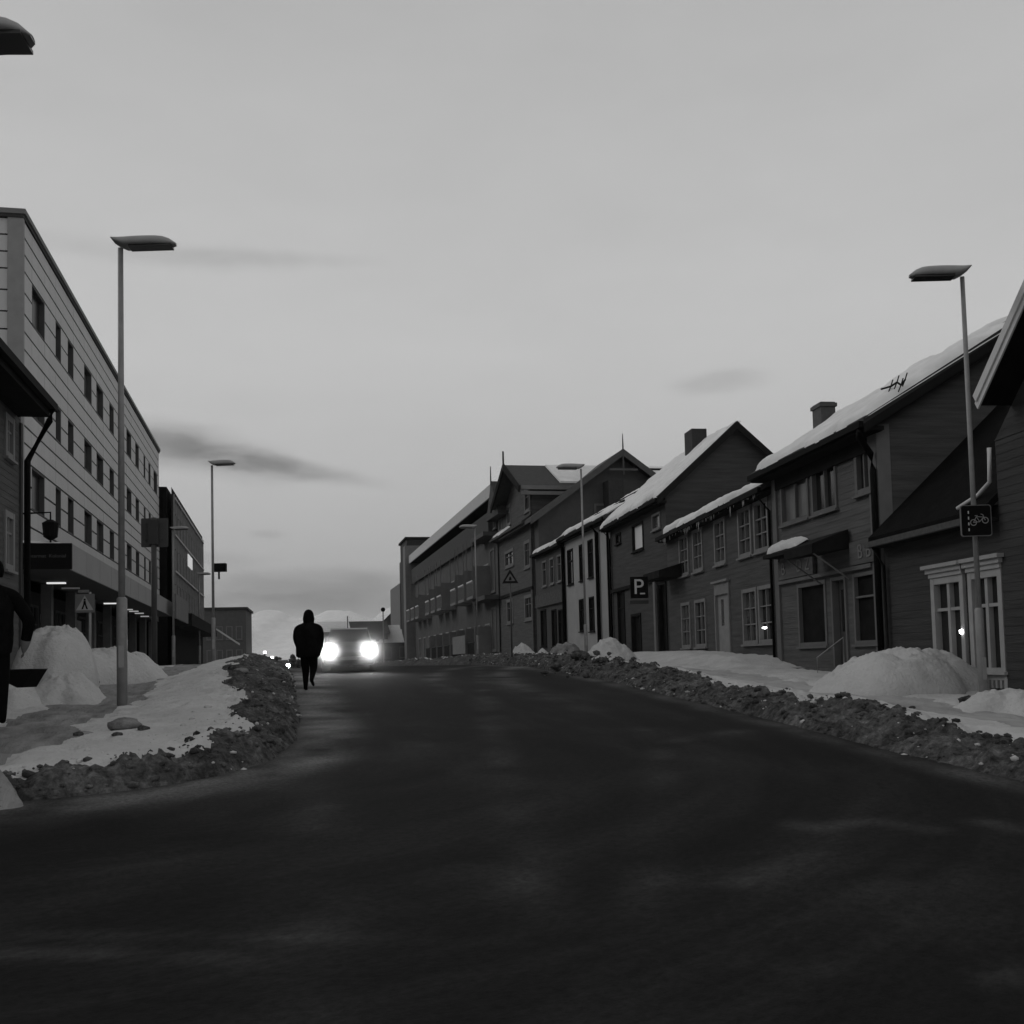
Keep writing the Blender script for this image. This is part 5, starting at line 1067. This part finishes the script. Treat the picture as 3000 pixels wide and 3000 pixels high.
def person(loc, rz, J, label, hood=True, scale=1, dark=0, coat_k=1.0):
    e = empty('person', loc, rz, label, 'person'); e.scale = (scale,)*3
    V = []; E = []; Rr = []; idx = {}
    for k_, (p, r_, par) in J.items():
        idx[k_] = len(V); V.append(p); Rr.append(r_)
        if par: E.append((idx[par], idx[k_]))
    ob = bpy.data.meshes.new('tmp')
    hz = J['neck'][0][2]
    hands = [J[k_][0] for k_ in J if k_.startswith('palm')]
    def pick(c):
        if any((c-Vector(h)).length < .13 for h in hands) : return 2
        if c.z > hz+.03: return 0 if dark else 2
        return 1 if c.z < .86 else 0
    body = skin_body('body', V, E, Rr, e, [coat_m, mat('dark_trousers', .004, .008, .95, 3, 0, None, .03), skin_m], pick)
    hd = Vector(J['head'][0])
    # hood / cap over head
    b = MB(); n_, m_ = 14, 8
    for j in range(m_):
        lo_ = -1.15 if dark else -.5; el_ = lo_+(math.pi/2-lo_)*j/(m_-1)
        for i in range(n_):
            a = 2*math.pi*i/n_; rr_ = .118*(1.0+(.10 if hood else 0))*(1+max(0, -el_)*.55*dark); b.v.append((hd.x+rr_*math.cos(el_)*math.cos(a)*.92, hd.y+rr_*math.cos(el_)*math.sin(a)*1.12, hd.z+.015+rr_*1.15*math.sin(el_)))
    for j in range(m_-1):
        for i in range(n_): b.f.append((j*n_+i, j*n_+(i+1) % n_, (j+1)*n_+(i+1) % n_, (j+1)*n_+i))
    b.build('hood' if hood else 'hair', coat_m, e, True)
    cw = J['waist'][1][0]*1.32; b = MB(); n_ = 28; lv = [(1.50, .58), (1.43, .94), (1.30, 1.08), (1.12, 1.02), (.98, 1.04), (.88, 1.03), (.78, .98), (.74, .80)]; cw *= coat_k
    for z_, k_ in lv:
        lean_ = J['chest'][0][1]*(z_-.9)/.4
        for i in range(n_):
            a = 2*math.pi*i/n_; fold = 1+.035*math.sin(a*5+z_*7)+.03*math.sin(a*9-z_*13)*(1.5-z_); b.v.append((cw*k_*fold*math.cos(a), cw*k_*.74*fold*math.sin(a)+lean_, z_+.012*math.sin(a*3)))
    for j in range(len(lv)-1):
        for i in range(n_): b.f.append((j*n_+i, (j+1)*n_+i, (j+1)*n_+(i+1) % n_, j*n_+(i+1) % n_))
    b.build('coat', mat('coat_cloth', .005, .011, .95, 9, .5, 40, .03), e, True)
    # face on +y side of the figure: nose, eyes, mouth, ears
    f_ = MB(); f_.prism_x([(hd.y+.085, hd.z+.01), (hd.y+.125, hd.z-.03), (hd.y+.085, hd.z-.04)], hd.x-.012, hd.x+.012); f_.box(hd.x-.025, hd.x+.025, hd.y+.08, hd.y+.095, hd.z-.072, hd.z-.062); f_.build('nose', skin_m, e)
    return e
def limbs(cx=0, hip=.92, sh=1.43, ra=None, la=None, rl=None, ll=None, bulk=1.0, lean=(0, 0), nk=.062):
    lx, ly = lean
    J = {'pelvis': ((0, 0, hip), (.165*bulk, .125*bulk), None), 'waist': ((lx*.3, ly*.3, 1.08), (.160*bulk, .12*bulk), 'pelvis'), 'chest': ((lx*.7, ly*.7, 1.28), (.175*bulk, .125*bulk), 'waist'),
         'collar': ((lx, ly, sh+.02), (.115*bulk, .085*bulk), 'chest'), 'neck': ((lx, ly+.01, 1.53), nk, 'collar'), 'head0': ((lx, ly+.025, 1.60), (.072, .078), 'neck'), 'head': ((lx, ly+.03, 1.67), (.078, .095), 'head0'), 'crown': ((lx, ly+.02, 1.735), (.06, .075), 'head')}
    for s, arm, leg in ((1, ra, rl), (-1, la, ll)):
        n_ = 'r' if s > 0 else 'l'
        J['sh'+n_] = ((lx+s*.19*bulk, ly, sh-.03), .078*bulk, 'collar'); J['el'+n_] = (arm[0], .066*bulk, 'sh'+n_); J['cu'+n_] = (arm[1], .048*bulk, 'el'+n_)
        w_ = Vector(arm[1]); el_ = Vector(arm[0]); d_ = (w_-el_).normalized(); pl_ = w_+d_*.06; J['palm'+n_] = (tuple(pl_), (.038, .018), 'cu'+n_)
        side_ = Vector((0, 1, 0)); side_ = (side_-d_*side_.dot(d_)).normalized(); nrm = d_.cross(side_)
        for q, (of, ln) in enumerate(((.030, .065), (.010, .075), (-.010, .070), (-.028, .055))):
            a_ = pl_+side_*of+d_*.035; b_ = a_+d_*ln*.5+nrm*s*.004; c_ = b_+d_*ln*.4-nrm*s*.02
            J[f'f{q}a{n_}'] = (tuple(a_), .0095, 'palm'+n_); J[f'f{q}b{n_}'] = (tuple(b_), .0088, f'f{q}a{n_}'); J[f'f{q}c{n_}'] = (tuple(c_), .0075, f'f{q}b{n_}')
        t0 = w_+d_*.025+side_*.035; J['ta'+n_] = (tuple(t0), .011, 'palm'+n_); J['tb'+n_] = (tuple(t0+d_*.035+side_*.018), .009, 'ta'+n_)
        J['hp'+n_] = ((s*.09, 0, hip-.06), .10*bulk, 'pelvis'); J['kn'+n_] = (leg[0], .072*bulk, 'hp'+n_); J['an'+n_] = (leg[1], .052, 'kn'+n_)
        a_ = Vector(leg[1]); J['he'+n_] = ((a_.x, a_.y-.02, a_.z-.045), .045, 'an'+n_); J['to'+n_] = ((a_.x+s*.01, a_.y+.17, a_.z-.055+leg[2]), (.042, .03), 'he'+n_)
    return J
J = limbs(ra=((.375, -.02, 1.12), (.33, .10, .86)), la=((-.30, .02, 1.15), (-.27, .14, .90)), rl=((.10, .03, .50), (.10, -.02, .085), .0), ll=((-.10, .20, .52), (-.11, .32, .10), .0), bulk=1.12)
pp = at_depth(-24, 2120, 12.3); person((pp.x, pp.y, pp.z), R(-YAW+25), J, 'person in a black coat walking at the left frame edge, arm bent', hood=True, scale=1.06, coat_k=.86)
J = limbs(ra=((.27, .03, 1.17), (.24, .16, .95)), la=((-.28, .03, 1.17), (-.24, .16, .95)), rl=((.10, .10, .52), (.09, -.12, .26), -.10), ll=((-.08, .06, .50), (-.08, .04, .085), 0), bulk=1.32, lean=(0, .05), nk=.10)
pm = at_depth(905, 2012, 23.6); person((pm.x, pm.y, zr(pm.y)), R(-YAW), J, 'person in a bulky dark hooded jacket walking up the road before the headlights', scale=.985, dark=1)

# ============ cars ============
def car(x, y, rz, label, head=head_m, W=1.74, hr=.13, energy=0, lights=None):
    z = zr(y); e = empty('car', (x, y, z), rz, label, 'car')        # front looks along local -y
    st = [(-2.05, .70, .32, .62, .62), (-1.98, .80, .22, .74, .74), (-1.6, .86, .20, .86, .86), (-1.0, .87, .20, .96, .96), (-.2, .87, .20, 1.0, 1.0), (1.0, .87, .20, 1.0, 1.0), (1.8, .85, .22, 1.0, 1.0), (2.0, .80, .30, .95, .95)]
    b = MB(); pr = None; n = 0
    for yy, hw_c, z0, z1, _ in st:
        ring = [(-hw_c*.92, yy, z0), (hw_c*.92, yy, z0), (hw_c, yy, z0+.15), (hw_c, yy, z1-.18), (hw_c*.93, yy, z1-.04), (hw_c*.75, yy, z1), (-hw_c*.75, yy, z1), (-hw_c*.93, yy, z1-.04), (-hw_c, yy, z1-.18), (-hw_c, yy, z0+.15)]
        k = len(b.v); b.v += ring; n = len(ring)
        if pr is not None:
            for j in range(n): b.f.append((pr+j, pr+(j+1) % n, k+(j+1) % n, k+j))
        else: b.f.append(tuple(range(k+n-1, k-1, -1)))
        pr = k
    b.f.append(tuple(range(pr, pr+n))); b.build('body', carp_m, e, True)
    g = MB(); pr = None
    for yy, hb, zb_, ht, zt_c in ((-.95, .74, .93, .72, .96), (-.30, .76, .97, .60, 1.40), (.3, .77, .98, .62, 1.46), (1.3, .76, .98, .60, 1.42), (1.85, .72, .98, .66, 1.02)):
        ring = [(-hb, yy, zb_), (hb, yy, zb_), (ht, yy, zt_c), (-ht, yy, zt_c)]; k = len(g.v); g.v += ring
        if pr is not None:
            for j in range(4): g.f.append((pr+j, pr+(j+1) % 4, k+(j+1) % 4, k+j))
        else: g.f.append((k+3, k+2, k+1, k))
        pr = k
    g.f.append((pr, pr+1, pr+2, pr+3)); g.build('cabin', carp_m, e)
    ws = MB().add([(-.68, -.90, 1.0), (.68, -.90, 1.0), (.57, -.345, 1.375), (-.57, -.345, 1.375), (-.68, -.905, 1.003), (.68, -.905, 1.003), (.57, -.36, 1.38), (-.57, -.36, 1.38)], [(3, 2, 1, 0), (4, 5, 6, 7), (0, 1, 5, 4), (2, 3, 7, 6)]); ws.build('windscreen', mat('car_glass', .02, .03, .1, 1, 0, None, .5), e)
    for sx_ in (-1, 1):
        for yy in (-1.35, 1.3):
            wv = MB(); wv.tube([(sx_*.68, yy, .31), (sx_*.72, yy, .31), (sx_*.87, yy, .31), (sx_*.88, yy, .31)], [.26, .31, .31, .22], 20); w_ = wv.build('wheel', rubber_m, e, True); MB().tube([(sx_*.875, yy, .31), (sx_*.89, yy, .31)], .19, 14).build('rim', steel_m, w_)
        MB().box(sx_*.88, sx_*1.0, -.62, -.50, .96, 1.08).build('wing_mirror', carp_m, e)
        hh = MB(); hh.tube([(sx_*.64, -2.02, .66), (sx_*.64, -2.06, .66)], [hr*.9, hr], 20); hl2 = hh.build('headlight', head, e)
    MB().box(-.45, .45, -2.068, -2.04, .48, .60).build('grille', black_m, e); MB().box(-.26, .26, -2.09, -2.071, .36, .46).build('number_plate', white_m, e)
    MB().box(-.78, .78, -2.08, -2.0, .26, .34).build('bumper', black_m, e)
    if energy:
        for sx_ in (-1, 1):
            l = bpy.data.lights.new('headlight_beam', 'SPOT'); l.energy = energy; l.spot_size = R(70); l.spot_blend = .9; l.shadow_soft_size = .12; lo = bpy.data.objects.new('headlight_beam', l); C.objects.link(lo); lo.parent = e
            lo.location = (sx_*.64, -2.12, .66); lo.rotation_euler = (R(90-4), 0, R(180))
    return e
hc = at_depth(1035, 1902, 34); car(hc.x, hc.y+2.0, R(-4), 'oncoming car with both headlights blazing, just behind the person in the road', energy=240, hr=.16)
ms = MB(); n_, m_ = 24, 14  # scattering volume added to stand in for lens glare round the headlights
for j in range(m_):
    e_ = -math.pi/2+math.pi*j/(m_-1)
    for i in range(n_): a = 2*math.pi*i/n_; ms.v.append((2.0*math.cos(e_)*math.cos(a), 1.6*math.cos(e_)*math.sin(a), 1.15*math.sin(e_)))
for j in range(m_-1):
    for i in range(n_): ms.f.append((j*n_+i, j*n_+(i+1) % n_, (j+1)*n_+(i+1) % n_, (j+1)*n_+i))
mo = ms.build('headlight_glare', None); mo.location = (hc.x, hc.y-.75, zr(hc.y)+.72); tag(mo, 'added volume of mist glowing round the headlights of the near car', 'glare', kind='stuff')
mm_ = bpy.data.materials.new('glare_volume'); mm_.use_nodes = True; t = mm_.node_tree; t.nodes.remove(t.nodes['Principled BSDF'])
tcm = node(t, 'ShaderNodeTexCoord'); dn = None
for sx_ in (-.64, .64):
    vs_ = node(t, 'ShaderNodeVectorMath', operation='DISTANCE'); t.links.new(tcm.outputs['Object'], vs_.inputs[0]); vs_.inputs[1].default_value = (sx_, .5, -.05)
    k_ = mth(t, 'SUBTRACT', 1.0, mth(t, 'DIVIDE', vs_.outputs['Value'], 1.35), clamp=True); k_ = mth(t, 'MULTIPLY', k_, k_); dn = k_ if dn is None else mth(t, 'ADD', dn, k_)
pv = node(t, 'ShaderNodeVolumePrincipled'); pv.inputs['Anisotropy'].default_value = .72; t.links.new(mth(t, 'MULTIPLY', dn, 1.5), pv.inputs['Density']); t.links.new(pv.outputs[0], t.nodes['Material Output'].inputs['Volume']); mo.data.materials.append(mm_)
hd2 = at_depth(829, 1943, 135); car(hd2.x, hd2.y+2, 0, 'distant oncoming car with small headlights left of the person in the road', hr=.25, energy=60)
# ============ beyond the crest ============
def far_house(sx, sy, D, w_, h_, label, gable=True, rot=0, snow_=True, dpt=8):
    p = at_depth(sx, sy, D); b0 = zr(min(p.y, 599)); e = empty('far_house', (p.x, p.y, b0), R(rot), label, 'house', 'houses below the crest of the street'); H = p.z-b0
    MB().box(-w_/2, w_/2, 0, dpt, -1, H-h_).build('wall', random.choice([wall5, wall8, wa]), e)
    r_ = MB().prism_y([(-w_/2-.4, H-h_-.2), (w_/2+.4, H-h_-.2), (0, H)], -.4, dpt+.4) if gable else MB().prism_x([(-.4, H-h_-.1), (dpt/2, H), (dpt+.4, H-h_-.1)], -w_/2-.3, w_/2+.3)
    r_.build('roof', snowroof_m if snow_ else roof_m, e)
    for i in range(3): window(e, (-w_/2+w_*(i+.25)/3, -w_/2+w_*(i+.75)/3, max(.4, H-h_-2), max(1.6, H-h_-.6)), greyw_m, dim_m, 1, 1, .1, y=-.0)
    for o_ in e.children:
        if o_.name.startswith('window'): o_.rotation_euler.z = math.pi
    return e
far_house(965, 1818, 120, 4.2, 1.2, 'low far house just right of the person in the road', False)
far_house(1020, 1817, 150, 7.5, 1.6, 'far house with a snowy roof above the left headlight', False)
far_house(1085, 1816, 130, 4.2, 1.6, 'dark roofed far house above the right headlight', False, snow_=False)
far_house(1135, 1828, 130, 5.5, 2.2, 'far house with snow roof left of the spired gable', False)
sh_ = far_house(1158, 1783, 190, 6.5, 3.4, 'far gabled house with a thin spire next to the pale end block', True, rot=-4, snow_=False)
MB().tube([(0, 0, sh_.children[1].bound_box[1][2]-.2), (0, 0, sh_.children[1].bound_box[1][2]+.9)], .06).build('spire', black_m, sh_)
for sx, D, hgt__, lab in ((1018, 118, 3.2, 'thin mast over the far houses'),):
    p = at_depth(sx, 1805, D); MB().tube([(p.x, p.y, zr(p.y)), (p.x, p.y, p.z)], .05).build('mast', black_m); tag(bpy.data.objects['mast'], lab, 'mast')
pm_ = at_depth(1122, 1786, 95); me_ = empty('round_sign', (pm_.x, pm_.y, zr(pm_.y)), 0, 'small dark round sign on a post in front of the far spired house', 'sign'); MB().tube([(0, 0, 0), (0, 0, pm_.z-zr(pm_.y))], .05).build('pole', steel_m, me_); MB().tube([(0, -.05, pm_.z-zr(pm_.y)), (0, .0, pm_.z-zr(pm_.y))], .2, 14).build('sign_plate', black_m, me_)
for sx, sy, D, lab in ((776, 1911, 100, 'left one of two small lit bollard lamps beyond the crest'), (797, 1926, 105, 'right one of two small lit bollard lamps beyond the crest')):
    p = at_depth(sx, sy, D); e = empty('bollard_lamp', (p.x, p.y, zr(p.y)-.3), 0, lab, 'lamp', 'small lamps beyond the crest'); h_ = p.z-zr(p.y)+.3
    MB().tube([(0, 0, 0), (0, 0, h_-.1)], .06).build('post', black_m, e); MB().tube([(0, 0, h_-.1), (0, 0, h_+.1)], .13, 12).build('lamp_glass', bulb_m, e)
# hedge line and dim wood at the foot of the slope
def wood(name, label, n, xr, yr_, hr_, seed):
    r2 = np.random.default_rng(seed); Vs = []; Fs = []; k = 0
    for i in range(n):
        x, y = r2.uniform(*xr), r2.uniform(*yr_); h = r2.uniform(*hr_); zb_ = zr(min(y, 599))-.5
        for j in range(26):
            t = r2.random()**.7; a = r2.random()*6.28; rad = h*.30*(1-t)**.7*r2.random()**.4; s_ = h*.06*(1+r2.random())
            c_ = np.array([x+rad*math.cos(a), y+rad*math.sin(a), zb_+h*(.15+.85*t)]); q = ICO*s_*(1+.6*(r2.random((12, 3))-.5)); Vs.append(q+c_); Fs.append(ICF+k); k += 12
        Vs.append(np.array([(x-.06*h/6, y, zb_), (x+.06*h/6, y, zb_), (x, y+.1, zb_), (x-.02, y, zb_+h), (x+.02, y, zb_+h), (x, y+.02, zb_+h)])); Fs.append(np.array([(0, 1, 4), (0, 4, 3), (1, 2, 5), (1, 5, 4)])+k); k += 6
    return tag(np_mesh(name, np.concatenate(Vs), np.concatenate(Fs), mat('bare_wood', .03, .05), False), label, 'wood', kind='stuff')
wood('wood', 'dark strip of leafless trees below the far end of the street', 130, (-26, 22), (190, 250), (3.6, 5.2), 3)

# mountains across the fjord
def mountain(label, prof, D, seed, depth=1500):
    # prof: photo outline (x, y) of the ridge; built as a real massif with a long slope towards the town
    xs = np.linspace(prof[0][0], prof[-1][0], 110); ys = np.interp(xs, [p[0] for p in prof], [p[1] for p in prof])
    top = np.array([at_depth(x, y, D) for x, y in zip(xs, ys)]); rw = 40; V = np.zeros((110, rw, 3)); f2_ = np.array([math.sin(R(YAW)), math.cos(R(YAW))])
    for j in range(rw):
        t = j/(rw-1); s_ = (t-.55)/.45 if t > .55 else (.55-t)/.55; off = (t-.55)*depth*1.6
        prf = (1-s_)**1.15; V[:, j, 0] = top[:, 0]+f2_[0]*off; V[:, j, 1] = top[:, 1]+f2_[1]*off
        V[:, j, 2] = -25+(top[:, 2]+25)*prf*(1+.0*s_)
    n_ = fbm(V[:, :, 0]/220+seed, V[:, :, 1]/220, 6, .55); hh_ = np.clip(V[:, :, 2]+25, 0, None); V[:, :, 2] += n_*hh_*.30*np.clip(np.abs(np.linspace(0, 1, rw)-.55)*6, 0, 1)[None, :]+fbm(V[:, :, 0]/60+seed, V[:, :, 1]/60, 4)*4
    rock = bpy.data.materials.get('snowy_rock')
    if not rock:
        rock = mat('snowy_rock', .75, .93, .9, .02, 0, None, .1); 
    o = np_mesh('mountain', V.reshape(-1, 3), grid_faces(110, rw), rock); return tag(o, label, 'mountain', kind='structure')
mountain('snowy mountain', [(560, 1905), (640, 1860), (720, 1800), (745, 1797), (765, 1787), (790, 1783), (825, 1783), (850, 1800), (880, 1806), (930, 1800), (960, 1786), (1000, 1782), (1030, 1784), (1060, 1800), (1095, 1812), (1130, 1780), (1165, 1770), (1200, 1775), (1300, 1830), (1400, 1900)], 4200, 2)

# ============ frosty air: mountains fade ============
HAZE = True
if HAZE:
    hz = MB().box(-6500, 7500, -70, 7400, -45, 620).build('haze', None); hz['kind'] = 'stuff'; hz['label'] = 'thin frosty air over the street and fjord'; hz['category'] = 'haze'
    hm = bpy.data.materials.new('frosty_air'); hm.use_nodes = True; t = hm.node_tree; t.nodes.remove(t.nodes['Principled BSDF'])
    pv = node(t, 'ShaderNodeVolumePrincipled'); pv.inputs['Density'].default_value = .0001; pv.inputs['Color'].default_value = (1, 1, 1, 1); pv.inputs['Anisotropy'].default_value = .3
    t.links.new(pv.outputs[0], t.nodes['Material Output'].inputs['Volume']); hz.data.materials.append(hm)
